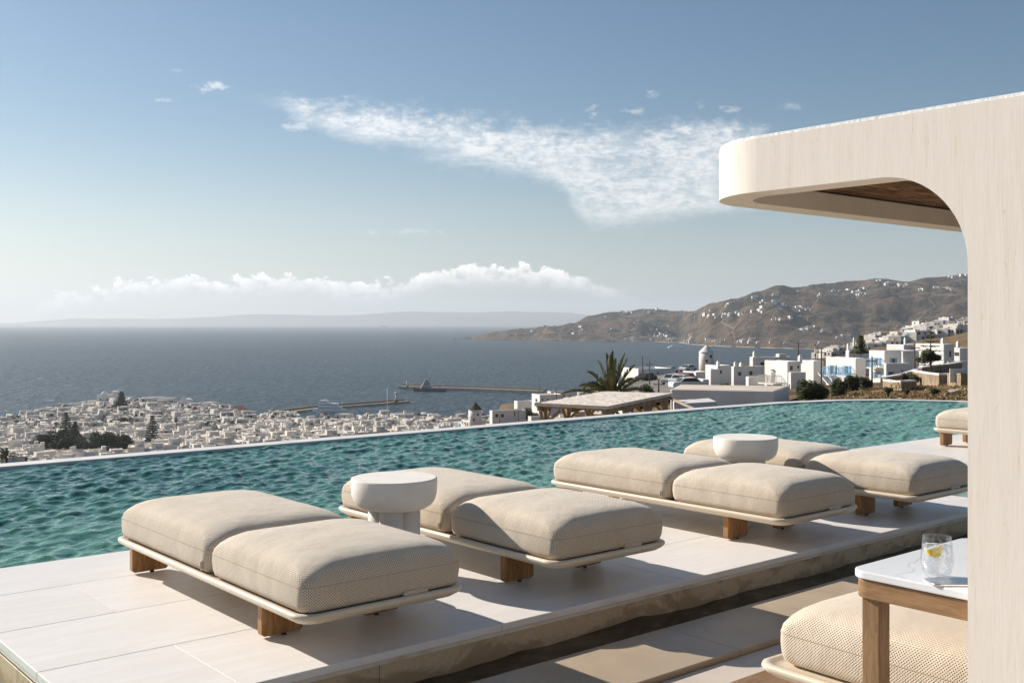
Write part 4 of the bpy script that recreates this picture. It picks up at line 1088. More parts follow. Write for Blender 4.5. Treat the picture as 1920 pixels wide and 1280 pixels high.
for s_ in (.05, .36, .67, .96):
    for t in (.08, .92):
        c = bil(s_, t) - dz * 1.3; o = beam(c, c - Vector((0, 0, 3.2)), .24, .24, 'post')
        for e in (-.075, .075):
            g = bil(min(1, max(0, s_ + e)), t) - dz * 1.35; beam(c - Vector((0, 0, .85)), g, .11, .13, 'brace')
        g = bil(s_, .30 if t < .5 else .70) - dz * 1.35; beam(c - Vector((0, 0, .85)), g, .11, .13, 'brace')
beam(bil(.97, .02) - dz, P(1342, 47, -3.0), .10, .10, 'stay_pole'); beam(bil(.25, .0) - dz * 1.2, P(1215, 44, -3.4), .09, .09, 'stay_pole')

# ------------------------------------------------------------------ white buildings on the right
def prism4(name, pts, z0, m, parent=None, par=.0, t=.3, roofm=None, bevel=0):
    pts = [Vector(p) for p in pts]; n = len(pts)
    mb = MB()
    z1 = pts[0].z
    if par:
        c = sum(pts, Vector()) / n
        inn = [p + (c - p).normalized() * t * 1.4 for p in pts]
        mb.add([(p.x, p.y, z0) for p in pts] + [tuple(p) for p in pts] + [tuple(p) for p in inn] + [(p.x, p.y, z1 - par) for p in inn],
               [(k, (k + 1) % n, n + (k + 1) % n, n + k) for k in range(n)] + [(n + k, n + (k + 1) % n, 2 * n + (k + 1) % n, 2 * n + k) for k in range(n)] + [(2 * n + k, 2 * n + (k + 1) % n, 3 * n + (k + 1) % n, 3 * n + k) for k in range(n)])
        o = mb.build(name, m, parent, bevel=bevel)
        MB().add([(p.x, p.y, z1 - par + .02) for p in inn], [tuple(range(n))]).build('roof', roofm or M['roof'], o)
        return o
    mb.prism([(p.x, p.y) for p in pts], z0, z1); return mb.build(name, m, parent, bevel=bevel)
z_ = -3.9
o = prism4('flat_roofed_building', [onz(1257, 729.5, z_), onz(1452, 733, z_), onz(1480, 723.5, z_), onz(1275, 720.5, z_)], z_ - 5, M['white'], None, 0, bevel=.12)
tag(o, 'long low plain white building with a flat roof, just beyond the pool rim', 'building')
o2 = MB().add([tuple(p + Vector((0, 0, .012))) for p in [onz(1262, 729.2, z_), onz(1449, 732.3, z_), onz(1476, 723.7, z_), onz(1277, 721.2, z_)]], [(0, 1, 2, 3)]).build('roof_screed', M['roof'], o)
# awning of white canvas on the terrace in front of it
o = prism4('terrace_roof', [onz(1268, 756.5, -3.2), onz(1345, 752.5, -3.2), onz(1330, 746, -3.2), onz(1262, 750, -3.2)], -5.5, M['white'], None, 0, bevel=.05)
tag(o, 'small low white terrace roof in front of the long plain building', 'building')

VR = R_(-20); VX = (math.cos(VR), math.sin(VR)); VY = (-math.sin(VR), math.cos(VR))
def solve_ext(x0, y0, u, axis):
    """how far from (x0,y0) along the house's side (y) or front (x) until the bearing is u"""
    lo, hi = 0, 200; ax = VY if axis == 'y' else VX
    for _ in range(50):
        m_ = (lo + hi) / 2
        uu = uD(x0 + ax[0] * m_, y0 + ax[1] * m_)[0]
        if (uu > u) == (axis == 'y'): lo = m_
        else: hi = m_
    return lo
class Villa:
    """flat-roofed white block whose near corner stands at bearing uc; left face looks -x, right face -y"""
    def __init__(s, label, uc, D, ul, ur, vt, vb, name='villa', grp=None, par=.3, cat='house', cham=.12):
        p = P(uc, D, 0); s.x0, s.y0 = p.x, p.y; s.D = D
        s.ly = solve_ext(p.x, p.y, ul, 'y'); s.lx = solve_ext(p.x, p.y, ur, 'x')
        s.z1 = zv(vt, D); s.z0 = zv(vb, D)
        s.t = thing(name, label, cat, (p.x, p.y, s.z0), VR, grp)
        mb = MB(); q = flat_house(mb, 0, s.lx, 0, s.ly, -5, s.z1 - s.z0, par, .3)
        mb.build('walls', M['white'], s.t, bevel=cham, seg=2)
        MB().add([(q[0], q[2], q[4] + .02), (q[1], q[2], q[4] + .02), (q[1], q[3], q[4] + .02), (q[0], q[3], q[4] + .02)], [(0, 1, 2, 3)]).build('roof', M['roof'], s.t)
    def pos(s, face, u, v):
        if face == 'L':
            e = solve_ext(s.x0, s.y0, u, 'y'); D = uD(s.x0 + VY[0] * e, s.y0 + VY[1] * e)[1]
        else:
            e = solve_ext(s.x0, s.y0, u, 'x'); D = uD(s.x0 + VX[0] * e, s.y0 + VX[1] * e)[1]
        return e, zv(v, D) - s.z0
    def panel(s, face, u0, u1, v0, v1, nm, m, dep=.05, par=None, out=.0):
        (e0, za), (e1, zb) = s.pos(face, u0, v0), s.pos(face, u1, v1)
        e0, e1 = sorted((e0, e1)); z0, z1 = sorted((za, zb))
        mb = MB()
        if face == 'L': mb.box(-dep - out, -out + .04, e0, e1, z0, z1)
        else: mb.box(e0, e1, -dep - out, -out + .04, z0, z1)
        return mb.build(nm, M[m] if isinstance(m, str) else m, s.t if par is None else par)
    def window(s, face, u0, u1, v0, v1, shut=None, frame='win', sw=.45):
        o = s.panel(face, u0, u1, v0, v1, 'window', frame, .04)
        if shut:
            w_ = (u1 - u0) * sw
            for a, b in ((u0 - w_, u0 - .2), (u1 + .2, u1 + w_)): s.panel(face, a, b, v0 - .6, v1, 'shutter', shut, .08, o)
            s.panel(face, u0 - .2, u1 + .2, v0 - 1.0, v0, 'lintel', 'plaster', .07, o)
        return o
    def balcony(s, face, u0, u1, v, hv, m='blue', out=.9, mount=True):
        (e0, z0), (e1, _) = s.pos(face, u0, v), s.pos(face, u1, v); e0, e1 = sorted((e0, e1)); h_ = 1.0
        b = MB().box(-out, .0, e0, e1, z0 - .16, z0).build('balcony', M['white'], s.t)
        mb = MB(); mb.box(-out, -out + .05, e0, e1, z0 + h_ - .06, z0 + h_)
        mb.box(-out, 0, e0, e0 + .05, z0 + h_ - .06, z0 + h_); mb.box(-out, 0, e1 - .05, e1, z0 + h_ - .06, z0 + h_)
        k = e0
        while k < e1: mb.box(-out + .005, -out + .045, k, k + .05, z0 + .001, z0 + h_ - .061); k += .22
        for x in (-.65, -.4, -.15):
            for e in (e0, e1 - .05): mb.box(x, x + .04, e + .005, e + .045, z0 + .001, z0 + h_ - .061)
        mb.build('railing', M[m], b); return b
    def chimney(s, u, w_=.5, h_=1.0, m='white', back=.5):
        e = solve_ext(s.x0, s.y0, u, 'x') if u > uD(s.x0, s.y0)[0] else 0.4
        y = .4 if u > uD(s.x0, s.y0)[0] else solve_ext(s.x0, s.y0, u, 'y')
        z = s.z1 - s.z0; w_ *= .65; h_ *= .55
        mb = MB().box(e, e + w_, y, y + w_, z - .3, z + h_); mb.add([(e, y, z + h_ + .001), (e + w_, y, z + h_ + .001), (e + w_, y + w_, z + h_ + .001), (e, y + w_, z + h_ + .001), (e + w_ / 2, y + w_ / 2, z + h_ + .25)], [(0, 1, 4), (1, 2, 4), (2, 3, 4), (3, 0, 4)])
        return mb.build('chimney', M[m], s.t)
GV = 'white villas on the slope beyond the pool'
# back to front, left to right
v = Villa('wide white house with a round chimney and dish, behind the balcony villa', 1412, 150, 1405, 1484, 669, 700, grp=GV); v.window('R', 1426, 1435, 679, 684); v.chimney(1409, .5, 1.1); v.panel('R', 1455, 1468, 663, 669, 'water_tank', 'white', .8)
v = Villa('small low white house nearest the white windmill', 1346, 150, 1322, 1372, 685, 706, grp=GV); v.window('R', 1350, 1353, 694, 700); v.chimney(1341, .6, .8)
v = Villa('white house with two brown doors, between the windmill and the balcony villa', 1376, 141, 1371, 1432, 687, 709, grp=GV); v.window('R', 1384, 1389.5, 697, 704, frame='wood_d'); v.window('R', 1405, 1410.5, 695.5, 703, frame='wood_d'); v.chimney(1392, .7, .6); v.chimney(1373, .5, .8)
v = Villa('white annex with stepped walls at the foot of the balcony villa', 1404, 134, 1398, 1436, 706, 722, grp=GV)
v = Villa('white villa with an arched balcony door and grey railing', 1477, 128, 1433, 1502, 677.5, 732, grp=GV)
v.window('L', 1446.5, 1453.5, 697, 715, frame='grey'); v.panel('L', 1448, 1452, 692.5, 694.5, 'lamp', 'win', .25); v.balcony('L', 1435, 1464, 716, 8, 'grey', 1.1)
v.window('R', 1481.5, 1486, 686, 694, frame='wood_d'); v.window('R', 1495, 1498, 685, 690.5); v.chimney(1503, .6, 1.0)
v = Villa('low white wing in front of the balcony villa', 1483, 124.5, 1478, 1511, 698, 735, grp=GV)
v = Villa('plain shaded white house between the two shuttered villas and the balcony villa', 1526, 135, 1501, 1545, 676, 730, grp=GV)
v = Villa('white shuttered villa with two blue balconies and outside stairs', 1605, 128, 1548, 1624, 671.5, 724, grp=GV)
v.window('L', 1558.5, 1563.5, 685, 701, 'blue', 'wood_d', 1.0); v.window('L', 1585.5, 1590.5, 686, 702, 'blue', 'wood_d', 1.0)
v.balcony('L', 1552, 1568, 702, 8); v.balcony('L', 1580, 1598, 703, 8)
v.window('L', 1557, 1564, 711, 721, None, 'blue')
for (ua, va, ub, vb_) in ((1551, 686, 1574, 712), (1574, 694, 1582, 712), (1598, 697, 1607, 706)):
    (e0, z0), (e1, z1) = v.pos('L', ua, va), v.pos('L', min(ub, 1604), vb_)
    a = Vector((-.95, e0, z0)); b = Vector((-.95, e1, z1)); beam(a, b, .05, .06, 'stair_rail', M['blue'], v.t); beam(a - Vector((0, 0, .85)), b - Vector((0, 0, .85)), .9, .16, 'stair_flight', M['white'], v.t)
    for k in range(7):
        p = a + (b - a) * (k / 6); MB().box(p.x - .015, p.x + .015, p.y - .015, p.y + .015, p.z - .8, p.z - .02).build('baluster', M['blue'], v.t)
v = Villa('tall white chapel-like house with a bell post above the shuttered villas', 1592, 160, 1585, 1640, 657, 700, grp=GV); v.chimney(1586, .5, 1.6); v.chimney(1604, .35, 3.2)
v = Villa('white villa with blue shutters and a blue hooded balcony', 1659, 122, 1629, 1724, 657.5, 712, grp=GV)
v.window('L', 1640.5, 1646.5, 671, 684, 'blue', 'wood_d', .9); v.balcony('L', 1636, 1654, 687.5, 8); v.window('L', 1641, 1647, 697, 708, 'blue', 'wood_d', .9)
v.window('R', 1672, 1677, 671.5, 680, 'blue', 'wood_d', .8); 
v = Villa('white front wing with a blue shuttered window on the grassy slope', 1662, 117.5, 1657, 1706, 681, 713, grp=GV)
v.window('R', 1667, 1672, 697, 706, 'blue', 'wood_d', .8); v.window('R', 1690, 1693.5, 693, 704, None, 'blue')
v = Villa('white block jutting beside the hooded balcony villa', 1693, 119, 1690, 1716, 657.5, 690, grp=GV)
v = Villa('long white house with a raised blue-grey roof end, behind the shuttered villas', 1695, 175, 1662, 1730, 646, 670, grp=GV); v.chimney(1700, .5, 1.8)
v = Villa('white house with a sloping white stair wall, right of the tall pole', 1770, 140, 1716, 1790, 645, 684, grp=GV); v.window('R', 1780, 1783, 658, 669, frame='win'); v.chimney(1763, .6, 1.1)
v = Villa('small white house with a terrace beam at the right, next to the cabana post', 1800, 150, 1779, 1822, 652, 684, grp=GV); v.window('L', 1790, 1798, 660, 667); v.chimney(1800, .6, 1.4)
v = Villa('low white terrace house behind the rubble wall', 1778, 120, 1776, 1815, 677, 684, grp=GV)
# houses by the road, behind the palm
v = Villa('white harbour-side house behind the palm crown', 1197, 190, 1165, 1262, 691, 706, grp=None); v.window('R', 1205, 1208, 697, 700); v.window('R', 1232, 1235, 697, 700)
v = Villa('small grey-white kiosk below the palm crown', 1168, 92, 1150, 1188, 719.5, 735); 
v = Villa('white shop with a striped porch beside the road', 1305, 150, 1280, 1330, 697, 718); v.window('L', 1286, 1290, 703, 709, frame='wood_d')
v = Villa('broken white wall block near the parked cars', 1333, 140, 1322, 1350, 692, 710)
v = Villa('low tan shed with timber slats left of the villas', 1318, 125, 1296, 1330, 711, 722); 
# windmills
def windmill(label, u, D, vb, vt_wall, vtip, wpx, capm, name='windmill'):
    z0 = zv(vb, D); r = wpx / 2 / FPX * D; z1 = zv(vt_wall, D) - z0; z2 = zv(vtip, D) - z0
    t = thing(name, label, 'windmill', P(u, D, z0))
    MB().lathe([(r, -4), (r * .995, z1 * .5), (r * .97, z1)], 40).build('tower', M['white'], t)
    MB().lathe([(r * 1.06, z1 - .02), (r * 1.0, z1 + .12), (r * .5, z1 + (z2 - z1) * .55), (r * .10, z2)], 40).build('cap', capm, t)
    for (du, dv, s_) in ((.45, .30, .45), (-.15, .62, .4)):
        a = math.atan2(-FW[1], -FW[0]) + du; z = z1 * (1 - dv)
        o = MB().box(-.06, .10, -s_, s_, -.5, .5).build('window', M['win'], t, loc=(r * .985 * math.cos(a), r * .985 * math.sin(a), z)); o.rotation_euler.z = a
    return t
windmill('round white windmill tower with a dark conical thatch cap above the pool rim', 891, 480, 797, 767, 753.5, 25.5, mat('dark_thatch', (.085, .06, .04), .95, (.05, .035, .025), 1.5))
windmill('white windmill with a white conical cap on the crest', 1324.5, 385, 686, 660, 647.5, 28, M['white'])
# houses near the first windmill
v = Villa('white house with two dark square windows right of the thatched windmill', 923, 380, 918, 986, 770, 796, cham=.05); v.window('R', 929, 934, 776, 782); v.window('R', 939.5, 944.5, 776, 782); v.window('R', 964, 966, 770.5, 780)
v = Villa('white house with a stepped gable behind the two-window house', 970, 420, 964, 1000, 752, 772, cham=.05)
v = Villa('two-storey white house with rows of brown windows left of the pergola', 1012, 400, 997, 1055, 740, 772, cham=.05)
for u in (1004,): v.window('L', u, u + 3.5, 747, 753)
for u in (1016, 1026, 1037, 1046): v.window('R', u, u + 2.4, 747, 751, frame='wood_d'); v.window('R', u, u + 2.4, 756, 761)
v = Villa('far white house with a terrace over the harbour road', 1033, 430, 1026, 1082, 734, 755, cham=.05); v.window('R', 1056, 1059, 740, 744); v.window('R', 1068, 1071, 740, 744)
v = Villa('low white roof left of the pergola posts', 996, 330, 990, 1030, 781, 792, cham=.05)
# ------------------------------------------------------------------ more houses: hillside right, shore strip, far hills
HP = []
for i, (a, b, c_, bx, wn) in enumerate([(10, 7, 3.4, (), 3), (8, 7, 6.2, ((4, 8, -3, 3, 3.2, 0),), 4), (14, 7, 3.4, ((-5, 0, -3, 3, 6, 2),), 4)]):
    o = house_proto(a, b, c_, bx, wn, seed=40 + i, chim=False); o.name = 'hillside_house'; HP.append(o); tag(o, 'x', 'house')
KIDS = {}
for o in COL.objects:
    if o.parent is not None: KIDS.setdefault(o.parent.name, []).append(o)
hu = set()
def hillhouse(i, loc, rz, label, group, sc=1.0):
    if i not in hu:
        hu.add(i); o = HP[i]; o.location = loc; o.rotation_euler.z = rz; o['label'] = label; o['group'] = group; o.scale = (sc * 1.15, sc, sc * .75); return o
    return dup(HP[i], loc, rz, label, group, (sc * 1.15, sc, sc * .75))
rg = random.Random(11)
HL = ['long low white house', 'two-level white house', 'broad white house with upper room']
SL = [(1540, 'left of the pole row'), (1580, 'behind the paired poles'), (1610, 'behind the flat-tiered pine'), (1640, 'over the first shuttered villa'), (1665, 'over the second shuttered villa'), (1700, 'at the saddle'), (1735, 'above the umbrella tree'), (1765, 'right of the thin pine'), (1790, 'left of the cabana post'), (3000, 'touching the cabana post')]
FL = [(960, 'at the headland tip'), (1010, 'on the low headland'), (1080, 'at the headland neck'), (1130, 'on the hazy left hill'), (1180, 'above the beach bay'), (1230, 'over the small beach'), (1280, 'left of the windmill line'), (1350, 'behind the white windmill'), (1420, 'on the first big slope'),
      (1480, 'below the round summit'), (1530, 'in the green hollow'), (1580, 'right of the green hollow'), (1640, 'in the upper village'), (1720, 'on the wide brown slope'), (3000, 'near the cabana post')]
def where_(tab, u): return [t for q, t in tab if u < q][0]
def crest_D(u, v):
    D = 560
    while D < 1190:
        if V0 + (EYE - ground(u, D)) / D * FPX <= v: return D
        D += 6
    return 1190
spots = [(1468, 657), (1530, 662), (1545, 668), (1560, 660), (1572, 651), (1585, 656), (1592, 648), (1603, 645), (1612, 652), (1618, 640), (1628, 648), (1637, 641), (1640, 652), (1650, 634), (1655, 646), (1665, 640), (1672, 648), (1640, 660), (1600, 662),
         (1700, 626), (1712, 620), (1725, 614), (1738, 612), (1750, 609), (1762, 611), (1748, 618), (1775, 607), (1785, 615), (1795, 604), (1806, 610), (1770, 622), (1784, 628), (1800, 622), (1760, 630), (1776, 636), (1792, 634), (1806, 640), (1690, 634), (1758, 645), (1770, 650), (1811, 600), (1810, 628), (1802, 648)]
for _ in range(34):
    u = rg.uniform(1545, 1812); top_ = 662 - (u - 1545) * .215; spots.append((u, top_ + rg.uniform(2, 24)))
for k, (u, v) in enumerate(spots):
    D = crest_D(u, v); i = rg.choice([0, 1, 1, 2])
    row = 'lower' if v > 645 else 'middle' if v > 622 else 'upper'
    hillhouse(i, P(u, D, ground(u, D)), rg.choice([0, 1.57]) + rg.gauss(0, .2), '%s %s, %s row' % (HL[i], where_(SL, u), row), 'white houses on the near slope', rg.uniform(.75, 1.15))
# far hills: clusters as seen on the slopes
clusters = [(1040, 612, 18, 4, 3), (965, 627, 14, 3, 2), (990, 624, 20, 3, 3), (930, 624, 10, 2, 2), (1075, 612, 14, 3, 2), (1085, 624, 24, 5, 7), (1110, 586, 8, 2, 2), (1170, 585, 26, 4, 5), (1215, 584, 20, 4, 4), (1145, 596, 22, 4, 3), (1200, 604, 12, 5, 4), (1240, 612, 20, 4, 4),
            (1232, 625, 22, 6, 10), (1195, 621, 16, 3, 3), (1150, 617, 14, 3, 3), (1285, 590, 14, 3, 2), (1334, 593, 13, 3, 3), (1363, 592, 9, 2, 3), (1385, 589, 8, 2, 3), (1372, 570, 10, 5, 3), (1440, 568, 14, 4, 5), (1415, 560, 6, 3, 2), (1455, 552, 8, 2, 2),
            (1420, 584, 14, 4, 4), (1465, 577, 6, 3, 2), (1505, 581, 18, 4, 7), (1458, 599, 12, 3, 3), (1490, 595, 12, 3, 2), (1520, 617, 22, 5, 6), (1548, 622, 8, 2, 2), (1580, 632, 14, 6, 4), (1600, 549, 16, 4, 5), (1570, 545, 10, 4, 3), (1622, 553, 8, 3, 2), (1625, 542, 8, 3, 2), (1605, 558, 8, 2, 2),
            (1540, 533, 10, 2, 3), (1515, 537, 6, 2, 1), (1535, 553, 4, 2, 1), (1692, 538, 10, 4, 5), (1660, 533, 12, 3, 3), (1720, 543, 10, 3, 2), (1765, 541, 14, 3, 4), (1790, 544, 10, 3, 3), (1650, 527, 5, 1, 1), (1785, 520, 5, 1, 1), (1805, 515, 6, 2, 3), (1495, 545, 5, 2, 1), (1335, 583, 3, 2, 1)]
n_far = 0
for (u, v, su, sv, n) in clusters:
    for k in range(int(n * 1.7 + .5)):
        uu, vv_ = u + rg.uniform(-su, su), v + rg.uniform(-sv, sv); h = far_hit(uu, vv_)
        if not h: continue
        p = P(uu, h[0], h[1]); i = rg.choice([0, 1, 2, 2]); n_far += 1
        hgt = 'low' if vv_ > 605 else 'halfway up' if vv_ > 570 else 'high'
        hillhouse(i, p - Vector((0, 0, .6)), rg.choice([0, 1.57]) + YAW + rg.gauss(0, .3), 'tiny %s %s, %s' % (HL[i], where_(FL, uu), hgt), 'tiny white houses on the far hills', rg.uniform(.8, 1.6))
for k in range(46):
    u = rg.uniform(1150, 1545) if k > 5 else 1165 + k * 6; s = far_par(u)[0] + rg.uniform(25, 80)
    hillhouse(rg.choice([0, 2]), P(u, s, max(far_z(u, s), SEA + 2.0) - .5), YAW + rg.gauss(0, .15), 'low white building in the far shore row, %s' % where_(FL, u), 'low buildings along the far shore', rg.uniform(.9, 1.5))
# low shore road and quay in front of the far hills
M['sand'] = mat('pale_sand', (.42, .36, .28), .95, (.33, .27, .20), .05)
mb = MB(); prev = None
for u in range(1155, 1560, 9):
    s = far_par(u)[0] - 6; a = P(u, s, SEA + 1.6); b = P(u, s + 60, SEA + 2.4); 
    if prev: mb.add([prev[0], a, b, prev[1]], [(0, 1, 2, 3)]); mb.add([prev[0], a, Vector((a.x, a.y, SEA - 4)), Vector((prev[0].x, prev[0].y, SEA - 4))], [(0, 3, 2, 1)])
    prev = (a, b)
tag(mb.build('beach', M['sand']), kind='structure')

# ------------------------------------------------------------------ harbour
def wall_strip(name, pts, w_, h_, m, label, cat):
    t = thing(name, label, cat, (0, 0, 0)); 
    a = [P(u, dist(v, SEA + .5), 0) for u, v in pts]
    mb = MB(); L_ = []; R2 = []
    for i, p in enumerate(a):
        tt = (a[min(i + 1, len(a) - 1)] - a[max(i - 1, 0)]).normalized(); n_ = Vector((-tt.y, tt.x, 0)) * w_ / 2; L_.append(p + n_); R2.append(p - n_)
    def strip(mb, A1, B1, z0, z1):
        n = len(A1)
        for i in range(n - 1):
            q = [A1[i], A1[i + 1], B1[i + 1], B1[i]]; mb.add([(p.x, p.y, z0) for p in q] + [(p.x, p.y, z1) for p in q], [(4, 5, 6, 7), (0, 1, 5, 4), (1, 2, 6, 5), (2, 3, 7, 6), (3, 0, 4, 7)])
    strip(mb, L_, R2, SEA - 3, SEA + h_); mb.build('quay', m, t)
    mb = MB(); up = [p + (q - p) * .22 for p, q in zip(L_, R2)]; strip(mb, L_, up, SEA + h_, SEA + h_ + 1.6); mb.build('parapet', M['stone'], t)
    return t
M['quay'] = mat('pale_quay_concrete', (.40, .35, .28), .9, (.31, .265, .21), .2)
wall_strip('harbour_pier', [(497, 783), (530, 775), (585, 767.5), (640, 763), (700, 758.5), (740, 755), (763, 753.5)], 9, 1.8, M['quay'], 'curving stone pier with the ferry alongside and a small lighthouse at its tip', 'pier')
wall_strip('breakwater', [(752, 727.5), (800, 729), (900, 732), (1020, 737)], 11, 3.2, M['quay'], 'long straight outer breakwater with the dark tug lying against it', 'breakwater')
def lighthouse(label, u, v, hpx, name='lighthouse'):
    D = dist(v, SEA + 2); h_ = hpx / FPX * D; t = thing(name, label, 'lighthouse', P(u, D, SEA + 2))
    MB().lathe([(h_ * .22, 0), (h_ * .2, h_ * .25)], 12).build('base', M['stone'], t); MB().lathe([(h_ * .09, h_ * .25), (h_ * .07, h_ * .75)], 12).build('tower', M['white'], t)
    MB().lathe([(h_ * .13, h_ * .75), (h_ * .13, h_ * .93), (h_ * .02, h_)], 12).build('lantern', M['white'], t)
lighthouse('white harbour light on the tip of the inner pier', 742.5, 753, 19); lighthouse('small beacon at the end of the outer breakwater', 763, 727, 14)

def hull_loops(L_, B_, H_, sheer=.25, z0=-1.2):
    loops = []
    for z, f in ((z0, .72), (0, .88), (H_ * .5, .96), (H_, 1.0)):
        pts = []
        for k in range(13):
            s_ = k / 12; x = -L_ / 2 + L_ * s_ * (1 if z < H_ * .9 else 1) * (.94 + .06 * f); w_ = B_ / 2 * f * (1 - max(0, (s_ - .55) / .45) ** 2.0) * min(1, .82 + s_ * .9)
            pts.append((x, -max(w_, .08), z + (sheer * L_ * .12 * max(0, s_ - .5) * 2 if z > 0 else 0)))
        pts += [(x, -y, z_) for x, y, z_ in pts[::-1]]
        loops.append(pts)
    return loops
def ship(name, label, cat, u, v, L_, ang, cols, decks, masts, D=None, B_=None, H_=None, stripe=None, group=None):
    D = D or dist(v, SEA); t = thing(name, label, cat, P(u, D, SEA), YAW + ang, group); B_ = B_ or L_ * .22; H_ = H_ or L_ * .085
    MB().loops(hull_loops(L_, B_, H_), smooth=False).build('hull', cols[0], t)
    for i, (x0, x1, w_, z0, z1, mi) in enumerate(decks):
        x0, x1, w_, z0, z1 = x0 * L_, x1 * L_, w_ * B_, z0 * L_, z1 * L_; sl_ = (z1 - z0) * .6
        mb = MB().prism([(x0, -w_ / 2), (x1, -w_ / 2), (x1, w_ / 2), (x0, w_ / 2)], z0, z1, top=[(x0 + sl_ * .2, -w_ / 2), (x1 - sl_, -w_ / 2), (x1 - sl_, w_ / 2), (x0 + sl_ * .2, w_ / 2)])
        dk = mb.build('deckhouse', cols[mi], t)
        nw = max(3, int((x1 - x0) / (L_ * .045)))
        if mi != 9:
            wb = MB(); zc = (z0 + z1) / 2
            for k in range(nw):
                x = x0 + (x1 - x0 - sl_) * (k + .5) / nw
                for sd in (-1, 1): wb.box(x - L_ * .010, x + L_ * .010, sd * w_ / 2 - .06, sd * w_ / 2 + .06, zc - (z1 - z0) * .16, zc + (z1 - z0) * .2)
            wb.build('windows', M['win'], dk)
    for (x, z0, z1, r_) in masts:
        MB().tube([(x * L_, 0, z0 * L_), (x * L_, 0, z1 * L_)], r_, 6).build('mast', cols[-1], t)
    if stripe: 
        mb = MB().box(-L_ * .46, L_ * .2, -B_ * .49, -B_ * .49 + .2, H_ * .55, H_ * .8); mb.build('stripe', stripe, t)
    return t
shw = mat('ship_white', (.86, .87, .87), .4); shd = mat('ship_dark', (.045, .04, .04), .6); shg = mat('ship_grey', (.36, .34, .32), .6); shb = mat('ship_blue', (.45, .63, .74), .5)
t = ship('ferry', 'white ferry with pale blue trim moored along the inner pier', 'ferry', 616, 772, 29.5, R_(168), [shw, shw, shb, shg],
     [(-.42, .34, .9, .07, .17, 0), (-.30, .30, .84, .17, .26, 0), (.02, .30, .7, .26, .34, 0)], [(.12, .28, .46, .18), (-.42, .1, .30, .15)], stripe=shb)
ship('tugboat', 'dark-hulled tug with a grey wheelhouse and tall mast at the outer breakwater', 'tugboat', 806, 733.5, 37, R_(186), [shd, shg, shg, shd],
     [(-.05, .30, .8, .08, .18, 1), (.0, .24, .65, .18, .28, 1), (.04, .19, .45, .28, .36, 2)], [(.12, .36, .66, .28), (.0, .28, .42, .4), (-.3, .05, .22, .25)], B_=8.5)
ship('motor_yacht', 'white motor yacht moored before the far shore', 'yacht', 1266, 652.5, 44, R_(4), [shw, shw, shw, shw], [(-.40, .28, .9, .08, .14, 1), (-.25, .18, .8, .14, .19, 1)], [(0, .19, .25, .15)])
ship('cruise_ship', 'tiny pale cruise ship far out near the horizon', 'ship', 717, 613.6, 160, R_(178), [shw, shw, shw, shw], [(-.42, .36, .9, .08, .14, 1), (-.32, .26, .8, .14, .19, 1)], [(-.1, .19, .25, 2)], B_=26)
t = ship('fishing_boat', 'fishing boat with two tall bare masts behind the harbour roofs', 'fishing boat', 726, 783, 22, R_(95), [shg, shw, shw, shw], [(-.3, .2, .8, .1, .22, 1)], [(-.12, .1, 1.1, .12), (.16, .1, 1.12, .12)])
t = ship('small_boat', 'small blue and white fishing boat at the root of the inner pier', 'boat', 507, 780, 12, R_(20), [shw, shb, shb, shw], [(-.2, .2, .7, .1, .28, 1)], [(.1, .2, .6, .06)])

# landmark buildings along the seaward edge of the old town
def block(label, u, D, rz, w_, d_, h_, col='white', roofm='roof', wins=4, cat='building', name='town_building', win='win', par=.4):
    loc = P(u, D, ground(u, D)); o = thing(name, label, cat, loc, rz)
    mb = MB(); q = flat_house(mb, -w_ / 2, w_ / 2, -d_ / 2, d_ / 2, -6, h_, par, .35); mb.build('walls', M[col], o)
    MB().add([(q[0], q[2], q[4] + .03), (q[1], q[2], q[4] + .03), (q[1], q[3], q[4] + .03), (q[0], q[3], q[4] + .03)], [(0, 1, 2, 3)]).build('roof', M[roofm], o)
    for k in range(wins):
        x = -w_ / 2 + (k + .5) * w_ / wins - .6; z = h_ * .55
        MB().box(x, x + 1.2, -d_ / 2 - .06, -d_ / 2 + .05, z, z + 1.7).build('window', M[win], o)
    return o
o = block('large pale villa with a domed roof, highest on the left seaward skyline', 205, 925, YAW + .1, 18, 12, 11, wins=3)
MB().lathe([(3, 10.6), (2.6, 12.2), (1.5, 13.4), (.1, 13.9)], 20, (-4, 0)).build('dome', M['white'], o); MB().box(3, 8, -3, 3, 10.8, 14).build('roof_room', M['white'], o)
block('long white building with red-brown windows on the seaward skyline', 290, 925, YAW, 16, 10, 9.5, wins=4, win='redtile'); block('white terraced building with wide glazed front right of the red-windowed one', 315, 905, YAW, 13, 9, 9, wins=5)
block('plain pale box building on the seaward skyline, right of the church', 391, 880, YAW - .5, 12, 12, 9, wins=0, roofm='roof')
o = block('low white building with a broad red-brown tiled roof at the harbour side', 447, 850, YAW + .3, 15, 11, 5.5, wins=3)
mb = MB(); w2, d2 = 8.4, 6.4; mb.add([(-w2, -d2, 5.6), (w2, -d2, 5.6), (w2, d2, 5.6), (-w2, d2, 5.6), (-3, 0, 8.6), (3, 0, 8.6)], [(0, 1, 5, 4), (1, 2, 5), (2, 3, 4, 5), (3, 0, 4), (0, 3, 2, 1)]); mb.build('tiled_roof', M['redtile'], o)
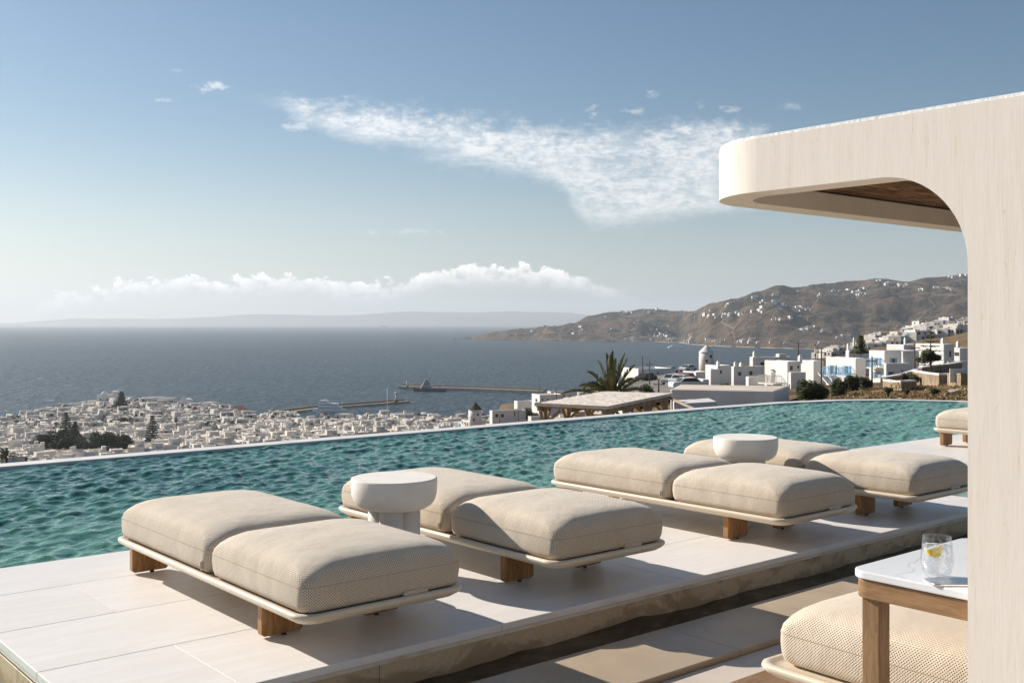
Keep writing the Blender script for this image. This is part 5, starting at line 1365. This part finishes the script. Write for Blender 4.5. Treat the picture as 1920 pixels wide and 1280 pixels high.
def church(label, u, D, w_, L_, h_, dome=None, bell=True, rz=None):
    o = thing('church', label, 'church', P(u, D, ground(u, D)), YAW + (rz or 0))
    mb = MB(); mb.box(-w_ / 2, w_ / 2, -L_ / 2, L_ / 2, -6, h_)
    arc = [(w_ / 2 * math.cos(R_(a)), h_ + w_ * .38 * math.sin(R_(a))) for a in range(0, 181, 15)]
    mb.loops([[(a, -L_ / 2, b) for a, b in arc], [(a, L_ / 2, b) for a, b in arc]]); mb.build('nave', M['white'], o)
    MB().box(-.6, .6, -L_ / 2 - .06, -L_ / 2 + .05, .2, 2.6).build('door', M['win'], o)
    if bell:
        mb = MB().box(-w_ * .2, w_ * .2, -L_ / 2, -L_ / 2 + .8, h_ + w_ * .3, h_ + w_ * .3 + 2.0); mb.box(-.3, .3, -L_ / 2, -L_ / 2 + .8, h_ + w_ * .3 + 2.0, h_ + w_ * .3 + 3.4); mb.build('bell_gable', M['white'], o)
    if dome:
        MB().lathe([(w_ * .42, h_ * .7), (w_ * .42, h_ + 1.2)], 20, (0, 1)).build('drum', M['white'], o)
        MB().lathe([(w_ * .45, h_ + 1.2), (w_ * .42, h_ + 2.2), (w_ * .3, h_ + 3.2), (.1, h_ + 3.8)], 20, (0, 1)).build('dome', dome, o)
    return o
redd = mat('dull_red_dome', (.24, .075, .045), .8)
church('white church with a curved gable on the seaward skyline', 349, 890, 10, 13, 6.5)
church('small white church with a dull red dome on the left of the old town', 308, 800, 7, 9, 4.5, redd); church('small church with a red dome near the tiled-roof building', 364, 815, 5, 7, 4, redd, False)
church('white chapel with a red dome above the harbour roofs', 607, 790, 7, 9, 4, redd, False)
block('long low pale warehouse on the harbour front', 715, 760, YAW + .1, 19, 9, 5, wins=1); block('low warehouse right of the two-masted boat', 770, 770, YAW + .05, 14, 8, 4.4, wins=0)
block('taller white harbour house with a flat top left of the masts', 645, 790, YAW - .3, 11, 9, 7, wins=2)

for k, (u, D, i) in enumerate([(1000, 470, 1), (1022, 500, 3), (1065, 480, 0), (1088, 500, 1), (1100, 470, 7), (1118, 520, 3), (1075, 560, 2), (1040, 600, 0), (1100, 640, 5), (1060, 720, 4), (1015, 640, 6), (985, 560, 3), (960, 520, 1), (945, 480, 0), (1130, 700, 0), (1090, 800, 4), (1040, 860, 0), (1000, 780, 2), (965, 700, 1), (930, 640, 5),
                              (1025, 950, 4), (1060, 1000, 0), (1100, 1010, 4), (1135, 980, 2), (1085, 1080, 0), (1120, 1100, 7), (1145, 480, 1), (1160, 420, 0), (990, 350, 7), (1110, 380, 0), (1070, 330, 4), (950, 430, 7), (1150, 620, 5), (936, 405, 7), (948, 425, 3), (960, 440, 0), (940, 540, 1), (955, 600, 0), (930, 560, 5)]):
    where = 'on the harbour quay' if D > 760 else 'above the harbour' if D > 560 else 'by the pergola'
    put_house(i, u, D, random.choice([0, 1.57]) + random.gauss(0, .1), 'white %s %s, %s' % (LOOK[i], where, 'behind the palm' if u > 1085 else 'over the pergola roof' if u > 1020 else 'right of the thatched windmill'), sc=(.85, .85, .85))
# trees of the town
GT = 'trees in the old town'
conifer('tall dark norfolk pine standing alone just above the pool rim', P(286, 560, ground(286, 560)), 17, 4.3, 1, group=GT, size=.6)
conifer('dark norfolk pine rising out of the tree belt at the left', P(124, 590, ground(124, 590) - 1), 18, 5.0, 2, group=GT, size=.7); conifer('smaller norfolk pine beside the belt pine', P(141, 585, ground(141, 585) - 1), 13.5, 4, 3, group=GT, size=.6)
conifer('thin norfolk pine before the domed villa on the seaward skyline', P(228, 860, ground(228, 860)), 16, 6.2, 4, group=GT, size=.9)
palm('slim fan palm left of the norfolk pines', P(105, 600, ground(105, 600)), 10, 2.7, 22, 8, group=GT, wide=.5)
for k, (u, D, rx, h_, m_) in enumerate([(92, 545, 7, 7.5, 'leaf'), (112, 535, 8, 8, 'leaf'), (135, 530, 8, 7.5, 'leaf'), (158, 515, 6, 5.5, 'leaf'), (178, 520, 7, 7, 'leaf'), (205, 525, 9, 8.5, 'leaf'), (228, 530, 7, 7, 'leaf'), (190, 508, 6, 4, 'olive'), (50, 640, 7, 6, 'olive'), (66, 630, 5, 5, 'leaf'), (220, 700, 8, 7, 'olive'), (233, 690, 5, 8, 'leaf'), (246, 735, 4, 4, 'leaf'),
                                       (182, 840, 7, 3, 'olive'), (420, 640, 7, 5, 'olive'), (436, 625, 7, 6.5, 'leaf'), (452, 620, 5, 4, 'olive'), (530, 655, 6, 4.5, 'olive'), (546, 660, 4, 8, 'leaf'), (147, 540, 5, 6, 'leaf'), (985, 400, 5, 6.5, 'leaf'), (1250, 150, .1, .1, 'olive'), (300, 660, 3, 4, 'leaf'), (480, 760, 4, 4, 'leaf'), (1043, 250, 4, 3, 'olive')]):
    if rx < 1: continue
    lab = 'dark rounded tree in the green belt, %s from its left end' % 'first second third fourth fifth sixth seventh eighth ninth'.split()[sorted([92, 112, 135, 147, 158, 178, 190, 205, 228]).index(u)] if u < 240 and D < 560 else 'leafy tree among the %s roofs of the old town' % ('left' if u < 300 else 'middle' if u < 500 else 'right') if u < 900 else 'dark round tree beside the white houses left of the pergola'
    round_tree(lab, P(u, D, ground(u, D) - .5), h_ * (1.35 if u < 240 and D < 560 else 1), rx, 20 + k, m_, size=.42 * D / 560, den=.9, group=GT, trunk=.2)
palm('shaggy date palm cut by the left picture edge above the pool rim', P(12, 300, zv(885, 300)), 4.2, 4.6, 24, 13, group=GT, wide=.5)

# ------------------------------------------------------------------ right-hand slope: bushes, walls, poles, cars
def at_v(u, D, v): return P(u, D, zv(v, D))
def bushpx(label, u, D, vb, wpx, hpx, seed, m='leaf', size=.13, **k):
    rx = wpx / 2 / FPX * D; h_ = hpx / FPX * D; return bush(label, P(u, D, min(zv(vb, D), ground(u, D) + .3)), (rx, rx * .8, h_), seed, m, size, **k)
bushpx('broad dark green bush beside the long plain building', 1521, 66, 749, 78, 37, 31, size=.085, den=1.3)
bushpx('loose green bush at the left end of the dry slope', 1572, 78, 744, 44, 32, 32, size=.09); bushpx('green bush halfway along the foot of the shuttered villa', 1598, 84, 738, 40, 33, 33, size=.09); bushpx('green bush right below the blue balconies', 1622, 90, 729, 38, 22, 34, size=.09)
bushpx('small round dark bush on the dry slope below the rubble wall', 1753, 48, 743, 30, 15, 35, size=.05, den=1.3)
bushpx('small scrubby bush growing against the rubble wall', 1716, 100, 716, 22, 14, 36, 'olive', .08); bushpx('low olive bush on top of the dry slope, left of the low curved wall', 1665, 60, 731, 26, 9, 37, 'olive', .06)
bushpx('spiky olive shrub before the blue-shuttered wing', 1700, 104, 706, 34, 20, 38, 'olive', .09, den=.5); bushpx('leafy green shrub beside the road behind the pergola', 1212, 110, 737, 42, 30, 39, 'olive', .13)
bushpx('dark low shrub on the slope right of the grassy ditch', 1700, 55, 737, 16, 8, 41, 'leaf', .05); bushpx('grey-green shrub at the right edge of the slope', 1793, 30, 752, 40, 7, 42, 'olive', .035)
bushpx('dark hedge beside the road behind the plain building', 1358, 118, 716, 30, 10, 43, 'leaf', .1); bushpx('shrub under the pergola roof, left half', 1052, 70, 790, 26, 22, 44, 'olive', .09); bushpx('shrub under the pergola roof, right half', 1190, 72, 782, 34, 22, 45, 'leaf', .09)
for k in range(84):
    u = rg.uniform(1550, 1812) if k < 56 else rg.uniform(1730, 1815); v_ = 662 - (u - 1545) * .215 + rg.uniform(4, 34); D = crest_D(u, v_); m_ = rg.choice(['leaf', 'leaf', 'olive']); w_ = rg.uniform(14, 34); h_ = rg.uniform(4, 8)
    bush('%s scrub %s, %s row' % ('dark green' if m_ == 'leaf' else 'olive', where_(SL, u), 'lower' if v_ > 645 else 'middle' if v_ > 622 else 'upper'), P(u, D, ground(u, D) - .4), (w_ / 2 / FPX * D, w_ / 3 / FPX * D, h_ / FPX * D), 60 + k, m_, D * .0011, .8, group='scrub on the near slope')
# umbrella tree behind the rubble wall and the thin norfolk pine
D = 104; t = round_tree('spreading umbrella-shaped green tree behind the rubble wall', at_v(1745, D, 702), 47 / FPX * D, 27 / FPX * D, 71, 'leaf', .11, 1.25, trunk=.48)
conifer('thin see-through norfolk pine behind the umbrella tree', at_v(1745, 112, 700), 88 / FPX * 112, 32 / FPX * 112, 72, 'leaf', 9, .13, .55)
conifer('dense flat-tiered norfolk pine behind the shuttered villas', at_v(1614, 150, 668), 38 / FPX * 150, 17 / FPX * 150, 73, 'leaf', 9, .2)
# dry stone walls
def rubble_wall(label, pts, hpx, D_list, capm='white', seed=1, th=.45, up=None):
    t = thing('rubble_wall', label, 'stone wall', (0, 0, 0)); rg = random.Random(seed)
    P3 = [P(u, D, zv(v, D)) for (u, v), D in zip(pts, D_list)]; hs = [h / FPX * D for h, D in zip(hpx, D_list)]
    core = MB(); cap = MB(); st = []
    for i in range(len(P3) - 1):
        a, b = P3[i], P3[i + 1]; L_ = (b - a).length; t_ = Vector((b.x - a.x, b.y - a.y, 0)).normalized(); n_ = Vector((-t_.y, t_.x, 0)) * th / 2
        if n_.dot(Vector((FW[0], FW[1], 0))) > 0: n_ = -n_       # towards the camera
        za, zb = a.z + hs[i], b.z + hs[i + 1]
        core.add([(p.x, p.y, z) for p, z in ((a + n_ * .9, a.z - 1.5), (b + n_ * .9, b.z - 1.5), (b - n_, b.z - 1.5), (a - n_, a.z - 1.5), (a + n_ * .9, za), (b + n_ * .9, zb), (b - n_, zb), (a - n_, za))], [(0, 1, 5, 4), (1, 2, 6, 5), (2, 3, 7, 6), (3, 0, 4, 7), (4, 5, 6, 7)])
        cap.add([(p.x, p.y, z) for p, z in ((a + n_ * 1.15, za), (b + n_ * 1.15, zb), (b - n_ * 1.1, zb), (a - n_ * 1.1, za), (a + n_ * 1.15, za + .13), (b + n_ * 1.15, zb + .13), (b - n_ * 1.1, zb + .13), (a - n_ * 1.1, za + .13))], [(0, 1, 5, 4), (1, 2, 6, 5), (2, 3, 7, 6), (3, 0, 4, 7), (4, 5, 6, 7)])
        z = 0.0
        while z < max(hs[i], hs[i + 1]):
            x = rg.uniform(-.2, 0); hh = rg.uniform(.14, .26)
            while x < L_:
                w_ = rg.uniform(.18, .45); f_ = (x + w_ / 2) / L_
                if 0 <= f_ <= 1:
                    base = a.z + (b.z - a.z) * f_; top_ = hs[i] + (hs[i + 1] - hs[i]) * f_
                    if z + hh * .6 < top_: st.append((a + (b - a) * f_ + n_ * .93, w_, min(hh, top_ - z), base + z, t_, n_))
                x += w_ + .02
            z += hh + .015
    o = core.build('core', M['stone'], t)
    link('coping', cap.mesh('coping', M[capm]), t)
    mb = MB()
    for (p, w_, hh, z, t_, n_) in st:
        nn = n_.normalized(); q = []
        for (s_, e) in ((-.5, 0), (.5, 0), (.5, 1), (-.5, 1)):
            j = Vector((0, 0, 0)); q.append(Vector((p.x, p.y, z)) + t_ * w_ * (s_ * rg.uniform(.82, 1)) + Vector((0, 0, hh * (e if e == 0 else rg.uniform(.88, 1)))))
        out_ = [v_ + nn * rg.uniform(.03, .07) + (sum(q, Vector()) / 4 - v_) * .12 for v_ in q]
        mb.add(q + out_, [(4, 5, 6, 7), (0, 1, 5, 4), (1, 2, 6, 5), (2, 3, 7, 6), (3, 0, 4, 7)])
    o = mb.build('stones', M['rubble'], t); o['kind'] = 'stuff'; return t
M['rubble'] = mat('tan_rubble', (.42, .32, .20), .95, (.27, .185, .105), 2.6, 4, lo=.4, hi=.6)  # tan stone colour, paler than the wall core
rubble_wall('high rubble stone wall with a white coping below the umbrella tree', [(1715, 713), (1738, 720), (1758, 726), (1766, 727), (1782, 722)], [17, 20, 23.5, 24, 20], [104, 98, 92, 90, 94], seed=1)
rubble_wall('low curved rubble wall with a white coping on the dry slope', [(1661, 727), (1676, 731.5), (1694, 732), (1712, 729)], [13.5, 15, 16, 14], [84, 78, 77, 80], seed=2)
rubble_wall('small square rubble wall with a pale panel, at the right edge beside the cabana post', [(1782, 730), (1808, 733), (1812, 731)], [27, 30, 28], [80, 74, 78], seed=3, capm='stone')
o = MB().box(-.55, .55, -.04, .04, 0, 1.0).build('notice_panel', mat('blank_pale_panel', (.60, .58, .56), .8), None, loc=P(1795, 76.0, zv(717, 76)), rz=YAW); tag(o, 'blank pale grey panel set on the square rubble wall', 'panel')
rubble_wall('long dark garden wall with a white coping leading up to the umbrella tree', [(1655, 716), (1690, 712), (1718, 706)], [7, 9, 12], [100, 104, 108], seed=5)
rubble_wall('upper garden wall behind the umbrella tree', [(1725, 697), (1760, 693), (1800, 688)], [7, 7, 8], [110, 112, 116], seed=6)
# driveway at the right edge
mb = MB(); prev = None
for (u1, v1, u2, v2) in ((1768, 727, 1790, 725), (1776, 733, 1815, 729), (1790, 741, 1840, 735)):
    Da, Db = 88 - (v1 - 727) * 3.0, 84 - (v1 - 727) * 3.0; a, b = P(u1, Da, zv(v1, Da) + .05), P(u2, Db, zv(v2, Db) + .05)
    if prev: mb.add([prev[0], a, b, prev[1]], [(0, 1, 2, 3)])
    prev = (a, b)
tag(mb.build('driveway', mat('pale_driveway', (.40, .36, .31), .9, (.32, .285, .24), 1)), kind='structure')
# road and car park behind the plain building
M['asphalt'] = mat('sunbleached_asphalt', (.20, .18, .155), .9, (.15, .135, .115), .2)
mb = MB(); prev = None
for (u1, u2, D) in ((1190, 1300, 104), (1186, 1298, 118), (1184, 1292, 135), (1180, 1285, 160), (1180, 1282, 190), (1180, 1275, 222)):
    ps = [P(u1 + (u2 - u1) * t / 6, D, 0) for t in range(7)]
    for k, p in enumerate(ps): p.z = ground(u1 + (u2 - u1) * k / 6, D) + .38
    if prev:
        for k in range(6): mb.add([prev[k], prev[k + 1], ps[k + 1], ps[k]], [(0, 1, 2, 3)])
    prev = ps
tag(mb.build('road', M['asphalt']), kind='structure')
def car(label, u, D, rz, col, group='cars parked by the road', dz=0):
    t = thing('parked_car', label, 'car', P(u, D, ground(u, D) + .40 + dz), rz, group); cm = mat('car_paint', col, .3)
    prof = [(-2.1, .35), (-2.15, .75), (-2.0, .95), (-1.3, 1.0), (-.8, 1.42), (.6, 1.45), (1.25, 1.0), (2.0, .85), (2.15, .6), (2.1, .35)]
    mb = MB(); n = len(prof); mb.add([(a, -.85, b) for a, b in prof] + [(a, .85, b) for a, b in prof], [tuple(range(n)), tuple(range(n, 2 * n))[::-1]] + [(i, n + i, n + (i + 1) % n, (i + 1) % n) for i in range(n)]); mb.build('body', cm, t, bevel=.04)
    mb = MB(); wn = [(-1.15, 1.02), (-.76, 1.36), (.55, 1.38), (1.05, 1.02)]
    for s_ in (-1, 1): mb.add([(a, s_ * .865, b) for a, b in wn], [(0, 1, 2, 3)])
    mb.add([(1.27, -.75, 1.0), (1.27, .75, 1.0), (.68, .7, 1.42), (.68, -.7, 1.42)], [(0, 1, 2, 3)]); mb.add([(-1.33, -.75, 1.02), (-1.33, .75, 1.02), (-.86, .7, 1.40), (-.86, -.7, 1.40)], [(0, 1, 2, 3)]); mb.build('glazing', M['win'], t)
    for a in (-1.3, 1.3):
        for s_ in (-.8, .8): MB().tube([(a, s_ - .1, .33), (a, s_ + .1, .33)], .33, 12).build('wheel', M['rubber'], t)
    return t
car('silver car parked at the road edge behind the plain building', 1262, 142, .3, (.42, .42, .43)); car('white car second in the row at the road edge', 1277, 140, .25, (.7, .7, .7)); car('small red car behind the white car', 1286, 147, .3, (.35, .04, .03))
car('white van-like car half hidden by the shop', 1291, 118, -.5, (.68, .68, .68)); car('pale car on the crest near the white windmill', 1290, 215, .1, (.6, .6, .6)); car('another pale car on the crest left of the hedge', 1256, 215, .1, (.5, .5, .5)); car('dark car at the top of the road', 1212, 170, .2, (.05, .05, .055))
car('blue-grey car in the harbour car park under the pergola roof', 1075, 240, YAW, (.2, .24, .3)); car('white car in the harbour car park left of the pergola', 1010, 300, YAW + .5, (.6, .6, .6))
# poles
for k, (u, D, vb, vt, lab) in enumerate([(1540, 118, 735, 653, 'tall brown utility pole in front of the plain shaded house'), (1635, 105, 716, 668, 'utility pole left of the blue balcony'), (1715, 112, 712, 644, 'utility pole left of the umbrella tree'), (1497, 230, 672, 640, 'far utility pole above the bay'), (1530, 250, 668, 643, 'left pole of the close pair'), (1533.5, 255, 668, 643, 'right pole of the close pair'),
                                         (1218, 150, 735, 677, 'utility pole beside the road, right of the palm'), (1235, 110, 736, 712, 'short post at the road edge'), (1205, 170, 700, 666, 'distant pole beside the palm crown'), (1012, 600, 731, 701, 'thin mast on the harbour quay'), (1043, 380, 748, 725, 'pole in front of the harbour house'), (972, 360, 790, 768, 'pole beside the two-window house'), (937, 350, 792, 776, 'short pole before the two-window house'), (1480, 124, 742, 720, 'thin post at the corner of the plain building')]):
    z0, z1 = zv(vb, D), zv(vt, D); r_ = .10 if D < 200 else .15
    t = thing('utility_pole', lab, 'pole', P(u, D, z0), YAW, 'poles around the villas'); MB().tube([(0, 0, -1.5), (0, 0, z1 - z0)], [r_, r_ * .7], 8).build('shaft', M['bark'], t)
    if D < 120 or k in (3, 4, 6): MB().box(-.55, .55, -.04, .04, z1 - z0 - .5, z1 - z0 - .42).build('crossarm', M['bark'], t)
# dry grass tufts over the nearest slope
rg = random.Random(5); mb = MB()
for k in range(16000):
    D = 19 + 95 * rg.random() ** 1.5; u = rg.uniform(1470, 1900)
    if u < 1620 and D > 80: continue
    den = mnoise.noise(Vector((u * .02, D * .12, 0)))
    if den < -.15: continue
    p = P(u, D, ground(u, D)); s_ = (.03 + .055 * rg.random()) * (1 + D * .010)
    for j in range(3):
        a = rg.uniform(0, 3.14); e = Vector((math.cos(a), math.sin(a), 0)) * s_ * .35; tip = Vector((rg.gauss(0, .3) * s_, rg.gauss(0, .3) * s_, s_))
        mb.add([p - e, p + e, p + tip], [(0, 1, 2)])
tag(link('dry_grass', mb.mesh('dry_grass', M['drygrass'])), 'dry brown grass covering the slope beyond the pool', None, None, 'stuff')
rg = random.Random(6); mb = MB()
for k in range(260):
    D = 20 + 55 * rg.random(); u = rg.uniform(1560, 1860); p = P(u, D, ground(u, D)); s_ = rg.uniform(.04, .12) * (1 + D * .008)
    q = [p + Vector((rg.gauss(0, 1), rg.gauss(0, 1), abs(rg.gauss(0, .6)))).normalized() * s_ * rg.uniform(.7, 1.2) for _ in range(6)]
    bm = bmesh.new(); vs2 = [bm.verts.new(x) for x in q]; r2 = bmesh.ops.convex_hull(bm, input=vs2)
    bm.verts.index_update(); mb.add([v_.co.copy() for v_ in bm.verts], [tuple(v_.index for v_ in f_.verts) for f_ in bm.faces]); bm.free()
tag(link('field_stones', mb.mesh('field_stones', M['rubble'])), 'loose field stones scattered on the dry slope', None, None, 'stuff')
print('FAR', n_far)
